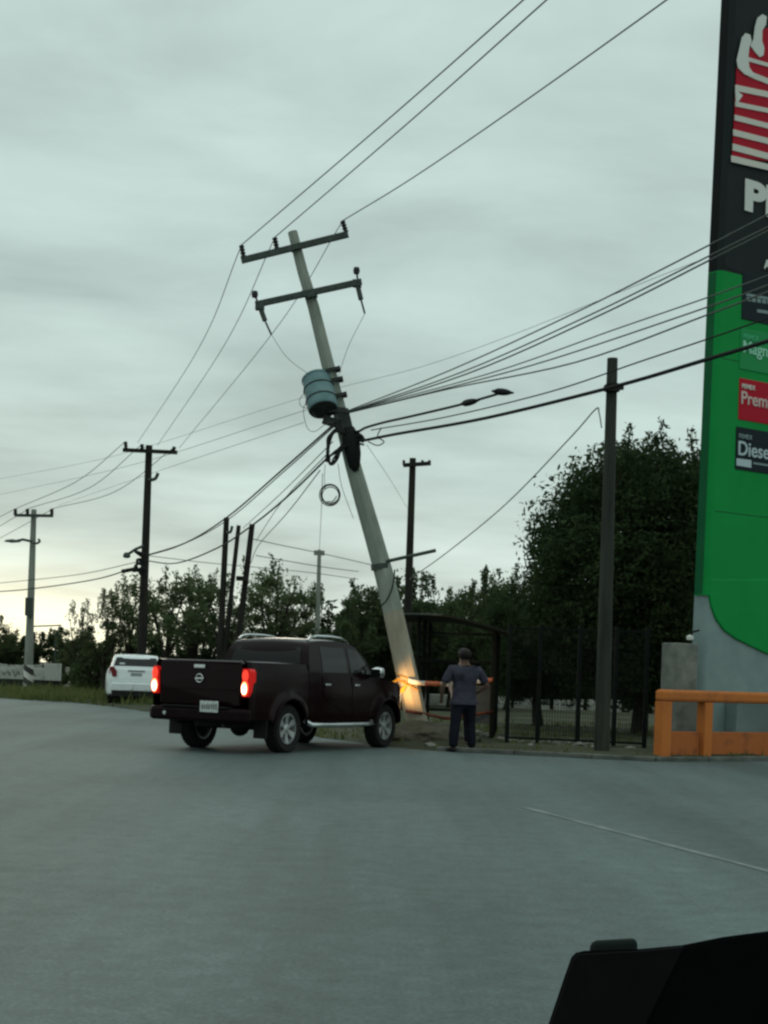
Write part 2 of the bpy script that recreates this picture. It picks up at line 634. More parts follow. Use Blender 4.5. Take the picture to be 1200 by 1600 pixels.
def wheel(parent, x, y, r, wd, side, spokes=6, rim_r=None):
    e = bpy.data.objects.new('wheel', None)
    link(e, parent); e.location = (x, y, r)
    rim_r = rim_r or r * 0.64
    M3 = rotY(90 * side)
    h = wd / 2
    t = MB()
    t.lathe([(rim_r, -h * .9), (r * .93, -h), (r * .985, -h * .72), (r, -h * .4), (r, h * .4), (r * .985, h * .72), (r * .93, h), (rim_r, h * .9)], 36, M3, close=True)
    for k in range(30):       # tread blocks
        a = 2 * math.pi * k / 30
        Mr = Matrix.Rotation(a, 3, 'Z')
        for q in (-1, 1):
            p = Mr @ Vector((r - .002, 0, q * h * .55))
            t.box(M3 @ p, (.014, r * .12, h * .5), M3 @ Mr)
    t.build('tyre', M_tyre, e, smooth=True)
    rm = MB()
    rm.lathe([(rim_r + .004, -h * .85), (rim_r + .004, h * .86), (rim_r * .93, h * .88), (rim_r * .90, h * .55), (rim_r * .88, h * .15), (rim_r * .86, -h * .8)], 36, M3, close=True)
    rm.lathe([(.075, h * .30), (.075, h * .66), (.055, h * .74), (.0, h * .76)], 16, M3)
    for k in range(spokes):
        Mr = Matrix.Rotation(2 * math.pi * k / spokes, 3, 'Z')
        wv = .040
        vs = []
        for rr_, ww, z1_, z2_ in ((.05, wv * .8, h * .35, h * .66), (rim_r * .6, wv, h * .4, h * .68), (rim_r * .93, wv * 1.35, h * .45, h * .80)):
            for (yy, zz) in ((-ww, z1_), (ww, z1_), (ww, z2_), (-ww, z2_)):
                vs.append(M3 @ (Mr @ Vector((rr_, yy, zz))))
        fs = [(0, 1, 2, 3), (8, 11, 10, 9)]
        for s_ in (0, 4):
            for i in range(4):
                j = (i + 1) % 4
                fs.append((s_ + i, s_ + 4 + i, s_ + 4 + j, s_ + j))
        rm.add(vs, fs)
    rm.build('rim', M_alloy, e, smooth=True)
    dk = MB().lathe([(0.0, -h * .25), (rim_r * .87, -h * .25), (rim_r * .87, -h * .05), (0.0, -h * .05)], 24, M3)
    dk.build('brake_disc', M_plast, e)
    return e


# ---- dark maroon double cab pickup
TA = R(28.4)
tr = empty('pickup_truck', (-2.25, 24.29, 0), -TA,
           'dark maroon double cab pickup with lit tail lamps stopped at the leaning pole', 'pickup')
M_mar = mat('maroon_paint', (0.0062, 0.0012, 0.0022), 0.18, (0.0082, 0.0018, 0.0030), scale=3, spec=0.12)
M_maro = mat('maroon_paint_dusty', (0.007, 0.003, 0.004), 0.5, (0.010, 0.005, 0.006), scale=5, spec=0.06)
WB = 3.18
RW = 0.375


def t_w(y, z):
    wv = 0.915 - 0.06 * max(0, (z - .85) / .55) ** 2 - 0.05 * max(0, (.6 - z) / .3) ** 2
    # flares round the wheels
    for c in (0, WB):
        d_ = math.hypot(y - c, z - RW)
        wv += 0.035 * math.exp(-((d_ - .46) / .09) ** 2)
    if y > 3.45:
        wv -= 0.30 * ((y - 3.45) / .70) ** 2.2
    if y < -1.0:
        wv -= 0.05 * ((-1.0 - y) / .12) ** 2
    return wv


def t_zb(y):
    base = 0.48
    if y < -.5: base = .52
    base = arch(y, 0, .475, RW, base)
    base = arch(y, WB, .475, RW, base)
    return base


# bed: outer skin, rim and inner tub
bm_ = MB()
ysb = frange(-1.10, 0.58, 42)
shell(bm_, ysb, t_zb, lambda y: 1.385, t_w, top=False)
wo_ = t_w(-.5, 1.385)
for sgn in (1, -1):
    ri = []
    for y in ysb:
        ri += [Vector((sgn * t_w(y, 1.385), y, 1.385)), Vector((sgn * (t_w(y, 1.385) - .03), y, 1.40)), Vector((sgn * .78, y, 1.395)), Vector((sgn * .76, y, 0.80))]
    fs = []
    for i in range(len(ysb) - 1):
        for k in range(3):
            fs.append((i * 4 + k, i * 4 + k + 1, (i + 1) * 4 + k + 1, (i + 1) * 4 + k))
    bm_.add(ri, fs)
bm_.add([(-.76, -1.04, .80), (.76, -1.04, .80), (.76, .58, .80), (-.76, .58, .80)], [(0, 1, 2, 3)])
bm_.add([(-.9, .58, .5), (.9, .58, .5), (.88, .58, 1.385), (-.88, .58, 1.385)], [(0, 1, 2, 3)])
bm_.build('cargo_bed', M_mar, tr, smooth=True)

# tailgate with handle and ring emblem
tg = MB()
yy = -1.13
out = [(-.74, .70), (.74, .70), (.755, 1.00), (.755, 1.36), (.70, 1.40), (-.70, 1.40), (-.755, 1.36), (-.755, 1.00)]
tg.prism([(x, yy + (.03 if z > 1.38 else 0) + .012 * abs(z - 1.05), z) for x, z in out], (0, .10, 0))
tgo = tg.build('tailgate', M_mar, tr, bevel=.03)
MB().box((0, yy - .012, 1.30), (.20, .03, .055)).build('tailgate_handle', M_chrome, tgo, bevel=.008)
em = MB()
ringp = [Vector((.062 * math.cos(a), yy - .012, 1.12 + .062 * math.sin(a))) for a in frange(0, 2 * math.pi, 24)]
em.tube(ringp, .008, 6)
em.box((0, yy - .014, 1.12), (.155, .012, .028))
em.build('emblem', M_chrome, tgo)
pl = MB().box((0, yy - .012, .96), (1.36, .012, .018)).build('tailgate_crease', M_mar, tgo)

# rear corners that carry the lamps
M_lred = mat('tail_lamp_red', (0.25, 0.006, 0.006), 0.25, emit=(1.0, 0.02, 0.015), estr=0.30)
M_lglow = mat('tail_lamp_glow', (0.5, 0.03, 0.02), 0.3, emit=(1.0, 0.055, 0.03), estr=1.1)
M_lhot = mat('tail_lamp_lit', (0.9, 0.4, 0.2), 0.3, emit=(1.0, 0.30, 0.10), estr=2.6)
M_lhot2 = mat('tail_lamp_bulb', (1, .9, .7), 0.3, emit=(1.0, 0.78, 0.50), estr=6.0)


def oval(cx_, cz_, rx_, rz_, y_, sgn, n_=18):
    return [(sgn * (cx_ + rx_ * math.cos(a_)), y_, cz_ + rz_ * math.sin(a_)) for a_ in frange(0, 2 * math.pi * (1 - 1 / n_), n_ - 1)]


for sgn in (-1, 1):
    e = bpy.data.objects.new('tail_lamp', None); link(e, tr); e.location = (sgn * .835, -1.125, 1.08)
    e['label'] = 'lit red tail lamp'
    o_ = [(-.065, -.215), (.050, -.215), (.068, -.14), (.070, .16), (.045, .205), (-.060, .205)]
    MB().prism([(x * sgn, -.02 + .03 * max(0, x / .07), z) for x, z in o_], (0, .16, 0)).build('lens', M_lred, e, bevel=.012)
    MB().prism(oval(-.004, .10, .050, .085, -.030, sgn), (0, .02, 0)).build('upper_segment', M_lglow, e)
    MB().prism(oval(-.004, -.085, .060, .122, -.032, sgn), (0, .02, 0)).build('glow_segment', M_lglow, e)
    MB().prism(oval(-.006, -.09, .052, .102, -.037, sgn), (0, .02, 0)).build('brake_segment', M_lhot, e)
    MB().prism(oval(-.008, -.10, .040, .076, -.042, sgn), (0, .02, 0)).build('bulb_segment', M_lhot2, e)

# rear bumper, step, plate
rb = MB()
bo = [(-.92, -1.05), (-.90, -1.17), (-.80, -1.24), (-.5, -1.28), (.5, -1.28), (.80, -1.24), (.90, -1.17), (.92, -1.05), (.80, -.95), (-.80, -.95)]
rb.prism([(x, y, .47) for x, y in bo], (0, 0, .21))
rbo = rb.build('rear_bumper', M_maro, tr, bevel=.05)
MB().box((0, -1.20, .693), (1.2, .18, .018)).build('bumper_step', M_plast, rbo)
M_plate = mat('licence_plate', (0.55, 0.58, 0.56), 0.5, (0.35, 0.37, 0.36), scale=30, lo=.45, hi=.6)
npl = MB().box((.30, -1.295, .70), (.33, .012, .17)).build('licence_plate', M_plate, tr, bevel=.006)
dig = MB()
rp_ = random.Random(4)
for k in range(7):
    xk = .30 - .125 + k * .0415
    for q in range(2):
        dig.box((xk + q * .012, -1.303, .70 + rp_.uniform(-.008, .008)), (.006, .004, .075))
    dig.box((xk + .006, -1.303, .70 + rp_.choice((-.034, 0, .034))), (.018, .004, .007))
dig.build('plate_characters', M_plast, npl)
MB().lathe([(.0, -.03), (.03, -.03), (.03, .02), (.0, .02)], 14, Matrix.Translation((-.52, -1.28, .58)) @ Matrix.Rotation(R(90), 4, 'X')).build('fog_lamp', M_chrome, tr)
# underbody with axle, diff, spare wheel, chassis rails
ub = MB()
for sx in (-.45, .45): ub.bar((sx, -1.1, .50), (sx, 3.9, .50), .09, .16)
ub.tube([(-.75, 0, RW), (.75, 0, RW)], .05, 10)
ub.tube([(-.75, WB, RW), (.75, WB, RW)], .04, 10)
sph = [(math.sin(a) * .16, -math.cos(a) * .16) for a in frange(0.01, math.pi - .01, 8)]
ub.lathe(sph, 14, Matrix.Translation((0, 0, RW)))
ub.lathe([(.0, -.11), (.33, -.11), (.36, 0), (.33, .11), (0, .11)], 24, Matrix.Translation((0, -.66, .50)))
ub.box((0, 2.0, .46), (1.3, 2.2, .18))
ub.tube([(.5, -1.2, .42), (.5, -.4, .42), (.35, .8, .40), (.3, 2, .4)], .035, 8)
ub.build('underbody', M_plast, tr)
for sx in (-.79, .79):
    MB().box((sx, -.62, .40), (.24, .02, .34)).build('mud_flap', M_plast, tr)

# cab lower body, bonnet, nose
cb = MB()
ysc = frange(.60, 4.08, 86)
t_zt = lambda y: lerp_tab([(.6, 1.235), (1.5, 1.225), (2.75, 1.20), (2.95, 1.19), (3.4, 1.15), (3.8, 1.08), (3.95, 1.0), (4.08, .86)], y)
shell(cb, ysc, t_zb, t_zt, t_w, nz=14, crown=.05)
cb.build('cab_body', M_mar, tr, smooth=True)
fb = MB()
fo = [(-.80, 3.85), (-.72, 4.08), (-.45, 4.20), (.45, 4.20), (.72, 4.08), (.80, 3.85)]
fb.prism([(x, y, .40) for x, y in fo], (0, 0, .33))
fb.build('front_bumper', M_mar, tr, bevel=.04)
gr_ = MB().box((0, 4.12, .86), (.85, .06, .20)).build('grille', M_chrome, tr, bevel=.02)
M_hl = mat('headlamp_lens', (0.8, 0.8, 0.75), 0.1, emit=(1.0, 0.80, 0.5), estr=6.0)
for sx in (-.60, .60):
    hl = MB().prism([(sx + dx_, 4.03 - .12 * abs(dx_ + sx) ** 2 + .03, .86 + dz_) for dx_, dz_ in ((-.13, -.09), (.13, -.09), (.13, .09), (-.13, .11))], (0, .05, 0)).build('headlight', M_hl, tr, bevel=.01)
    ld = bpy.data.lights.new('headlight_beam', 'SPOT')
    ld.energy = 95 if sx > 0 else 10; ld.color = (1.0, 0.54, 0.20); ld.spot_size = R(74) if sx > 0 else R(40); ld.spot_blend = 0.8; ld.shadow_soft_size = 0.06
    lo_ = bpy.data.objects.new('headlight_beam', ld); link(lo_, hl)
    lo_.location = (sx, 4.13, .88)
    lo_.rotation_euler = (R(90 + 14 if sx > 0 else 90 - 8), 0, 0)

# greenhouse


def g_w(y, z):
    t = max(0, min(1, (z - 1.2) / .58))
    wv = .865 - .15 * t ** 1.35
    if y > 2.2: wv -= .06 * ((y - 2.2) / .8) ** 2
    return wv


g_top = lambda y: lerp_tab([(.63, 1.24), (.66, 1.34), (.74, 1.58), (.83, 1.725), (.95, 1.765), (1.2, 1.785), (1.7, 1.79), (2.05, 1.77), (2.25, 1.72), (2.6, 1.50), (3.02, 1.20)], y)
gh = MB()
shell(gh, frange(.63, 3.02, 80), lambda y: 1.195, g_top, g_w, nz=10, crown=.035, ncross=8)
gh.build('roof', M_mar, tr, smooth=True)
for side in (1, -1):
    for cs in (((1.98, 1.27), (2.76, 1.26), (2.30, 1.655), (1.98, 1.68)), ((1.06, 1.27), (1.88, 1.27), (1.88, 1.68), (1.10, 1.685))):
        patch(MB(), cs, g_w, .006, side).build('window', M_glass, tr, smooth=True)
    for cs, nm in ((((1.96, .53), (2.72, .53), (2.80, 1.19), (1.96, 1.205)), 'front'), (((1.02, .86), (1.93, .53), (1.93, 1.205), (.98, 1.215)), 'rear')):
        if nm == 'rear':
            cs = ((.56, .53), (1.93, .53), (1.93, 1.205), (.98, 1.215)) if False else cs
        dr = patch(MB(), cs, t_w, .008, side, 12, 10).build('door', M_mar, tr, smooth=True)
        yh = cs[3][0] + .10 if nm == 'front' else cs[3][0] + .12
        MB().box((side * (t_w(yh, 1.06) + .03), yh + .02, 1.07), (.03, .16, .035)).build('handle', M_chrome, dr, bevel=.01)
    MB().box((side * (t_w(1.94, .9) + .0), 1.945, .9), (.012, .012, .6)).build('door_gap', M_black, tr)
    # mirror with arm
    mm = bpy.data.objects.new('side_mirror', None); link(mm, tr); mm.location = (side * 1.02, 2.62, 1.29)
    mh = MB()
    mh.lathe([(.0, -.11), (.07, -.10), (.10, -.04), (.105, .03), (.09, .09), (.0, .11)], 16, Matrix.Rotation(R(90), 4, 'Y') @ Matrix.Diagonal((.95, .75, 1.15, 1)))
    mh.build('housing', M_chrome, mm, smooth=True)
    MB().bar((-side * .18, .05, -.06), (-side * .05, 0, -.03), .05, .05).build('arm', M_plast, mm)
    MB().box((side * .0, -.082, 0), (.17, .01, .13)).build('mirror_glass', M_glass, mm)
    # step tube
    st = MB()
    st.tube([(side * .86, .52, .50), (side * .95, .60, .43), (side * .96, 1.0, .42), (side * .96, 2.4, .42), (side * .95, 2.6, .43), (side * .86, 2.68, .50)], .038, 10)
    st.build('side_step', M_chrome, tr, smooth=True)
    # roof rail
    rl = MB()
    xr = side * .66
    rl.tube([(xr, .88, 1.775), (xr, .98, 1.83), (xr, 1.15, 1.855), (xr, 1.6, 1.86), (xr, 1.95, 1.845), (xr, 2.12, 1.80), (xr, 2.2, 1.76)], .022, 8)
    rl.build('roof_rail', M_chrome, tr, smooth=True)
    # wheel arch lip
    for c in (0, WB):
        fl = MB()
        pts = [(side * (t_w(c + .47 * math.cos(a), RW + .47 * math.sin(a)) + .012), c + .47 * math.cos(a), RW + .47 * math.sin(a)) for a in frange(R(8), R(172), 18)]
        fl.tube(pts, .022, 6)
        fl.build('arch_flare', M_maro, tr, smooth=True)
# rear window (sits on the sloping back of the cab)
rw = MB()
vs = []
for j in range(5):
    v = j / 4
    z = 1.30 + .36 * v; y = lerp_tab([(1.24, .63), (1.34, .66), (1.58, .74), (1.725, .83)], z) - .012
    hw = .70 - .09 * v
    for i in range(7):
        u = -1 + 2 * i / 6
        vs.append((hw * u, y - .0 , z))
rw.add(vs, [(j * 7 + i, j * 7 + i + 1, (j + 1) * 7 + i + 1, (j + 1) * 7 + i) for j in range(4) for i in range(6)])
rw.build('rear_window', M_glass, tr, smooth=True)
ws = MB()
vs = []
for j in range(7):
    v = j / 6
    y = 2.96 - .68 * v; z = g_top(y) + .012; hw = g_w(y, z) - .05
    for i in range(9):
        u = -1 + 2 * i / 8
        vs.append((hw * u, y, z + .035 * (1 - u * u)))
ws.add(vs, [(j * 9 + i, j * 9 + i + 1, (j + 1) * 9 + i + 1, (j + 1) * 9 + i) for j in range(6) for i in range(8)])
ws.build('windscreen', M_glass, tr, smooth=True)
for sx in (-1, 1):
    for c in (0, WB):
        wheel(tr, sx * .79, c, RW, .25, sx)

# ---- white hatchback beyond it
wc = empty('hatchback_car', at(207, 1060, 48.2) * Vector((1, 1, 0)) if False else (at(213, 1060, 47.6).x, 47.6, 0), R(11),
           'white hatchback seen from behind, half hidden by the pickup', 'car')
M_wht = mat('white_car_paint', (0.66, 0.70, 0.70), 0.3, (0.70, 0.74, 0.74), scale=3, coat=0.3)
M_cred = mat('unlit_red_lens', (0.13, 0.010, 0.012), 0.3)


def c_w(y, z):
    wv = .89 - .05 * max(0, (z - .75) / .4) ** 2 - .06 * max(0, (.45 - z) / .2) ** 2
    if y < .35: wv -= .10 * ((.35 - y) / .35) ** 2.2
    if y > 3.7: wv -= .28 * ((y - 3.7) / .7) ** 2
    return wv


def c_zb(y):
    b_ = .30 if .4 < y < 4 else .36
    b_ = arch(y, .85, .36, .33, b_)
    return arch(y, 3.48, .36, .33, b_)


c_zt = lambda y: lerp_tab([(0, .80), (.03, .92), (.10, 1.12), (.14, 1.18), (1.2, 1.12), (2.9, 1.02), (3.2, .98), (4.1, .82), (4.35, .62)], y)
cbm = MB(); shell(cbm, [0, .015, .03, .06, .10, .14] + frange(.2, 4.35, 70), c_zb, c_zt, c_w, nz=12, crown=.03)
cbm.build('body', M_wht, wc, smooth=True)


def cg_w(y, z):
    t = max(0, min(1, (z - 1.05) / .5)); wv = .83 - .17 * t ** 1.3
    if y < .6: wv -= .05 * ((.6 - y) / .5) ** 2
    return wv


cg_top = lambda y: lerp_tab([(.12, 1.16), (.22, 1.29), (.34, 1.46), (.40, 1.52), (.55, 1.555), (1.2, 1.575), (1.8, 1.555), (2.2, 1.48), (3.0, 1.0)], y)
cgm = MB(); shell(cgm, frange(.12, 3.0, 80), lambda y: .99, cg_top, cg_w, nz=8, crown=.03, ncross=8)
cgm.build('roof', M_wht, wc, smooth=True)
vs = []
cw_ = MB()
for j in range(6):
    v = j / 5
    z = 1.225 + .27 * v
    y = lerp_tab([(1.16, .12), (1.29, .22), (1.46, .34), (1.52, .40)], z) - .012
    hw = cg_w(y, z) - .05 - .02 * v
    for i in range(9):
        u = -1 + 2 * i / 8
        vs.append((hw * u, y - .012 * (1 - u * u), z))
cw_.add(vs, [(j * 9 + i, j * 9 + i + 1, (j + 1) * 9 + i + 1, (j + 1) * 9 + i) for j in range(5) for i in range(8)])
cw_.build('rear_window', M_glass, wc, smooth=True)
MB().box((-.44, .205, 1.30), (.16, .008, .06), Matrix.Rotation(R(-28), 3, 'X')).build('window_sticker', mat('sticker', (.45, .5, .5), .6), wc)
for sx in (-1, 1):
    lm = MB().prism([(sx * x, y, z) for x, y, z in ((.60, -.03, .90), (.80, .04, .87), (.845, .09, 1.02), (.82, .12, 1.19), (.70, .07, 1.21), (.60, .0, 1.06))], (0, .13, 0))
    lm.build('tail_lamp', M_cred, wc, bevel=.012)
    for c in (.85, 3.48):
        wheel(wc, sx * .76, c, .325, .21, sx, 5)
    for cs in (((.62, 1.05), (1.5, 1.04), (1.5, 1.42), (.75, 1.40)), ((1.56, 1.04), (2.65, 1.02), (2.12, 1.40), (1.56, 1.42))):
        patch(MB(), cs, cg_w, .006, sx).build('window', M_glass, wc, smooth=True)
hg = MB()
hg.prism([(x, -.008 + .10 * max(0, (z - .80) / .38), z) for x, z in ((-.60, .74), (.60, .74), (.62, .85), (.60, 1.13), (-.60, 1.13), (-.62, .85))], (0, .03, 0))
ho = hg.build('hatch_panel', M_wht, wc, bevel=.008)
MB().box((0, .055, 1.08), (.52, .03, .035)).build('hatch_handle', mat('grey_trim', (.12, .13, .13), .4), ho, bevel=.008)
MB().box((0, .022, .97), (.34, .012, .10)).build('licence_plate', mat('grey_plate', (.34, .37, .37), .5, (.22, .25, .25), scale=30), ho)
bp_ = MB()
bo = [(-.80, .02), (-.74, -.06), (-.5, -.10), (.5, -.10), (.74, -.06), (.80, .02), (.83, .35), (-.83, .35)]
bp_.prism([(x, y, .46) for x, y in bo], (0, 0, .24))
bpo = bp_.build('rear_bumper', M_wht, wc, bevel=.03)
lw = MB(); lw.prism([(x * .97, y + .02, .27) for x, y in bo], (0, 0, .19))
lw.build('bumper_valance', M_plast, wc, bevel=.02)
MB().box((0, 2.2, .30), (1.4, 3.9, .12)).build('underbody', M_plast, wc)


# ------------------------------------------------------------------ poles and overhead lines
def cyl_between(mb, a, b_, r, n=10):
    return mb.tube([a, b_], r, n)


def post_insulator(a, b_, r=.05):
    """ribbed pin insulator from a to b"""
    a, b_ = Vector(a), Vector(b_)
    pts, rad = [], []
    for i in range(9):
        t = i / 8
        pts.append(a.lerp(b_, t)); rad.append(r * (1.0 if i % 2 else .62))
    return MB().tube(pts, rad, 10)


# ---- the leaning concrete pole
PY = 28.5
pole_px = [(457, 362, 15), (473, 425, 16.5), (490, 480, 18), (506, 545, 19.5), (521, 605, 21), (535, 660, 22.5), (551, 725, 24.5), (568, 785, 26.5), (584, 840, 28),
           (600, 897, 29.5), (614, 955, 31), (626, 1010, 32), (637, 1060, 33), (645, 1098, 34), (653, 1136, 35), (662, 1178, 36)]
pole_pts = [at(x, y, PY) for x, y, _ in pole_px]
pole_rad = [wpx * PY / F / 2 for _, _, wpx in pole_px]
pb = Vector((pole_pts[-1].x, PY, 0))
lp = empty('utility_pole', pb, 0, 'tall concrete utility pole leaning left over the pickup bonnet', 'utility pole')


def M_pole_mat():
    m = mat('leaning_pole_concrete', (0.185, 0.21, 0.18), 0.85, (0.30, 0.325, 0.28), scale=2.5, detail=7, bump=0.2, bscale=20, stretch=(1, 1, .4))
    return m


MB().tube(pole_pts[:11], pole_rad[:11], 8).build('shaft', M_pole_mat(), lp, pb, smooth=True)
M_tan = mat('tan_pole_concrete', (0.25, 0.225, 0.175), 0.88, (0.37, 0.34, 0.27), scale=2.2, detail=8, bump=0.3, bscale=16, stretch=(1, 1, .45))  # tan concrete tone for the lower shaft
lsh = MB().tube(pole_pts[10:], [r_ + .002 for r_ in pole_rad[10:]], 8).build('lower_shaft', M_tan, lp, pb, smooth=True)
lsh['label'] = 'tan foot of the shaft'


def pole_at(y):
    for (x0, y0, w0), (x1, y1, w1) in zip(pole_px, pole_px[1:]):
        if y <= y1:
            t = (y - y0) / (y1 - y0)
            return x0 + (x1 - x0) * t, w0 + (w1 - w0) * t
    return pole_px[-1][0], pole_px[-1][2]


# rust stain patch
x_, w_ = pole_at(968)
M_rust = mat('rust_stain', (0.34, 0.17, 0.09), 0.9, (0.44, 0.36, 0.27), scale=7, detail=6)
cst = MB()
pts = [at(pole_at(y)[0] + 3, y, PY - .02) for y in (952, 962, 976, 986)]
cst.tube(pts, [.10, .135, .14, .11], 8)
cst.build('rust_stain', M_rust, lp, pb, smooth=True)
cs2 = MB()
cs2.tube([at(pole_at(y)[0] - 2, y, PY - .012) for y in (1020, 1036, 1050, 1062)], [.09, .155, .165, .12], 8)
cs2.build('rust_stain', mat('rust_stain_pale', (0.27, 0.20, 0.13), 0.9, (0.36, 0.32, 0.25), scale=6, detail=7), lp, pb, smooth=True)
# crossarms
FY = PY - .14


def arm(x0, y0, x1, y1, h, nm):
    return MB().bar(at(x0, y0, FY), at(x1, y1, FY), .09, h).build(nm, M_steel, lp, pb)


arm(377, 407, 544, 366, .108, 'upper_crossarm')
arm(399, 476, 565, 440, .105, 'lower_crossarm')
for (a0, a1) in (((381, 403), (377, 383)), ((433, 390), (429, 371)), ((541, 364), (535, 345))):
    post_insulator(at(*a0, FY), at(*a1, FY), .055).build('pin_insulator', M_insul, lp, pb, smooth=True)
for (a0, a1) in (((402, 471), (397, 455)), ((559, 438), (556, 418))):
    ar = MB()
    post_insulator(at(*a0, FY), at(a1[0], a1[1] + 5, FY), .045)
    ar.tube([at(a0[0], a0[1], FY), at(a1[0] + 1, a1[1] + 5, FY)], .018, 8)
    ar.lathe([(0.0, -.07), (.05, -.06), (.065, 0), (.05, .06), (0, .07)], 10, Matrix.Translation(at(a1[0] + 1, a1[1] + 5, FY)))
    ar.build('surge_arrester', M_insul, lp, pb, smooth=True)
for (a0, a1, a2) in (((406, 479), (414, 501), (424, 523)), ((558, 443), (564, 468), (570, 490))):
    fu = MB()
    fu.tube([at(*a0, FY - .05), at(*a1, FY - .07)], .048, 10)
    fu.tube([at(*a1, FY - .07), at(*a2, FY - .05)], .018, 8)
    fu.box(at(*a0, FY - .03), (.16, .16, .12))
    fu.build('fuse_cutout', M_steel, lp, pb)
# braces
for (a0, a1) in (((430, 393), (466, 402)), ((505, 376), (470, 408)), ((445, 467), (487, 478)), ((525, 449), (492, 480))):
    pass
MB().tube([at(463, 391, PY - .10), at(461, 384, PY - .10)], .11, 10).build('crossarm_clamp', M_steel, lp, pb)
MB().tube([at(487, 466, PY - .10), at(485, 456, PY - .10)], .12, 10).build('crossarm_clamp', M_steel, lp, pb)

# transformer on brackets
tY = PY - .05
t0, t1 = at(505, 640, tY - .22), at(495, 591, tY + .10)
ax = (t1 - t0).normalized()
Q = ax.to_track_quat('Z', 'Y').to_matrix().to_4x4()
TM = Matrix.Translation(t0) @ Q
Lt = (t1 - t0).length
tf = MB().lathe([(0, 0), (.265, 0), (.275, .015), (.282, .05), (.282, Lt - .06), (.292, Lt - .055), (.292, Lt - .02), (.27, Lt), (.16, Lt + .04), (0, Lt + .05)], 28, TM)
tfo = tf.build('transformer_tank', M_tank, lp, pb, smooth=True)
MB().lathe([(0, -.012), (.26, -.012), (.26, .002), (0, .002)], 28, TM).build('tank_base', M_tankb, tfo, pb)
rg = MB()
for h in (.20, .46):
    ringp = [TM @ Vector((.286 * math.cos(a), .286 * math.sin(a), h)) for a in frange(0, 2 * math.pi, 28)]
    rg.tube(ringp, .014, 5)
rg.build('tank_band', M_tankb, tfo, pb)
for dx, dy in ((-.13, -.08), (.02, -.17)):
    post_insulator(TM @ Vector((dx, dy, Lt)), TM @ Vector((dx * 1.2, dy * 1.2, Lt + .20)), .04).build('bushing', M_insul, tfo, pb, smooth=True)
for k in range(3):
    a = R(195 + 22 * k)
    p0 = TM @ Vector((.25 * math.cos(a), .25 * math.sin(a), Lt - .17))
    p1 = TM @ Vector((.33 * math.cos(a), .33 * math.sin(a), Lt - .16))
    MB().tube([p0, p1], .022, 8).build('low_voltage_bushing', M_insul, tfo, pb)
for yb in (581, 597, 621):
    x_, w_ = pole_at(yb)
    bk = MB()
    bk.bar(at(x_ - 17, yb + 3, PY - .02), at(x_ + 17, yb - 5, PY - .02), .30, .06)
    bk.build('transformer_bracket', M_tankb, lp, pb)
# secondary rack below the transformer
x_, w_ = pole_at(645)
rk = MB(); rk.bar(at(500, 640, PY - .18), at(541, 641, PY - .18), .08, .09); rk.bar(at(505, 655, PY - .1), at(545, 668, PY - .1), .12, .16)
rk.bar(at(536, 640, PY - .16), at(548, 690, PY - .16), .10, .20)
rk.build('secondary_rack', M_tankb, lp, pb)
# black service box and cable clump on the shaft
bx = MB()
pts = [at(*p, PY - .16) for p in ((545, 668), (548, 685), (552, 710), (554, 728), (556, 736))]
bx.tube(pts, [.10, .17, .15, .11, .05], 10)
bx.build('splice_box', M_black, lp, pb, smooth=True)
bn = MB()
rc = random.Random(3)


def spl(pts, n=10):
    """catmull-rom through points"""
    pts = [Vector(p) for p in pts]
    q = [pts[0] * 2 - pts[1]] + pts + [pts[-1] * 2 - pts[-2]]
    outp = []
    for i in range(1, len(q) - 2):
        for k in range(n):
            t = k / n
            a0, a1, a2, a3 = q[i - 1], q[i], q[i + 1], q[i + 2]
            outp.append(0.5 * ((2 * a1) + (a2 - a0) * t + (2 * a0 - 5 * a1 + 4 * a2 - a3) * t * t + (3 * a1 - a0 - 3 * a2 + a3) * t ** 3))
    outp.append(pts[-1])
    return outp


for k in range(7):
    j = lambda s_: rc.uniform(-s_, s_)
    yy_ = PY - .22 + j(.08)
    bn.tube(spl([at(536 + j(4), 674 + j(3), yy_), at(522 + j(3), 674 + j(3), yy_), at(514 + j(2), 688 + j(3), yy_), at(511 + j(2), 705 + j(3), yy_), at(512 + j(3), 718 + j(4), yy_)]), .026, 6)
for k in range(4):
    yy_ = PY - .22 + rc.uniform(-.08, .08); j = lambda s_: rc.uniform(-s_, s_)
    bn.tube(spl([at(512 + j(2), 717 + j(3), yy_), at(516 + j(3), 726, yy_), at(524 + j(3), 718 + j(3), yy_), at(530 + j(3), 704 + j(4), yy_), at(543 + j(3), 692 + j(4), yy_)]), .020, 6)
for k in range(3):
    yy_ = PY - .22; j = lambda s_: rc.uniform(-s_, s_)
    bn.tube(spl([at(511, 716 + j(3), yy_), at(524 + j(2), 706 + j(2), yy_), at(536 + j(2), 698 + j(3), yy_), at(546, 684 + j(5), yy_)]), .018, 6)
bn.build('cable_loop', M_cable, lp, pb, smooth=True)
cl2 = MB()
for k in range(5):
    j = lambda s_: rc.uniform(-s_, s_)
    yy_ = PY - .22 + j(.06)
    cl2.tube(spl([at(546, 682 + j(5), yy_), at(557 + j(2), 679 + j(5), yy_), at(563 + j(2), 684 + j(5), yy_), at(569, 690 + j(4), yy_)]), .032, 6)
cl2.tube([at(560, 693, PY - .2), at(569, 695, PY - .2)], .02, 6)
cl2.build('dead_end_clamp', M_cable, lp, pb, smooth=True)
# grey arm that stands out of the shaft
MB().tube([at(600, 878, PY - .1), at(681, 860, PY - .25)], .034, 10).build('lamp_arm', M_steel, lp, pb, smooth=True)
st_ = MB()
x_, w_ = pole_at(885)
st_.tube([at(x_ - 1, 890, PY), at(x_ - 2, 881, PY)], w_ * PY / F / 2 + .012, 8)
st_.build('arm_strap', M_steel, lp, pb)
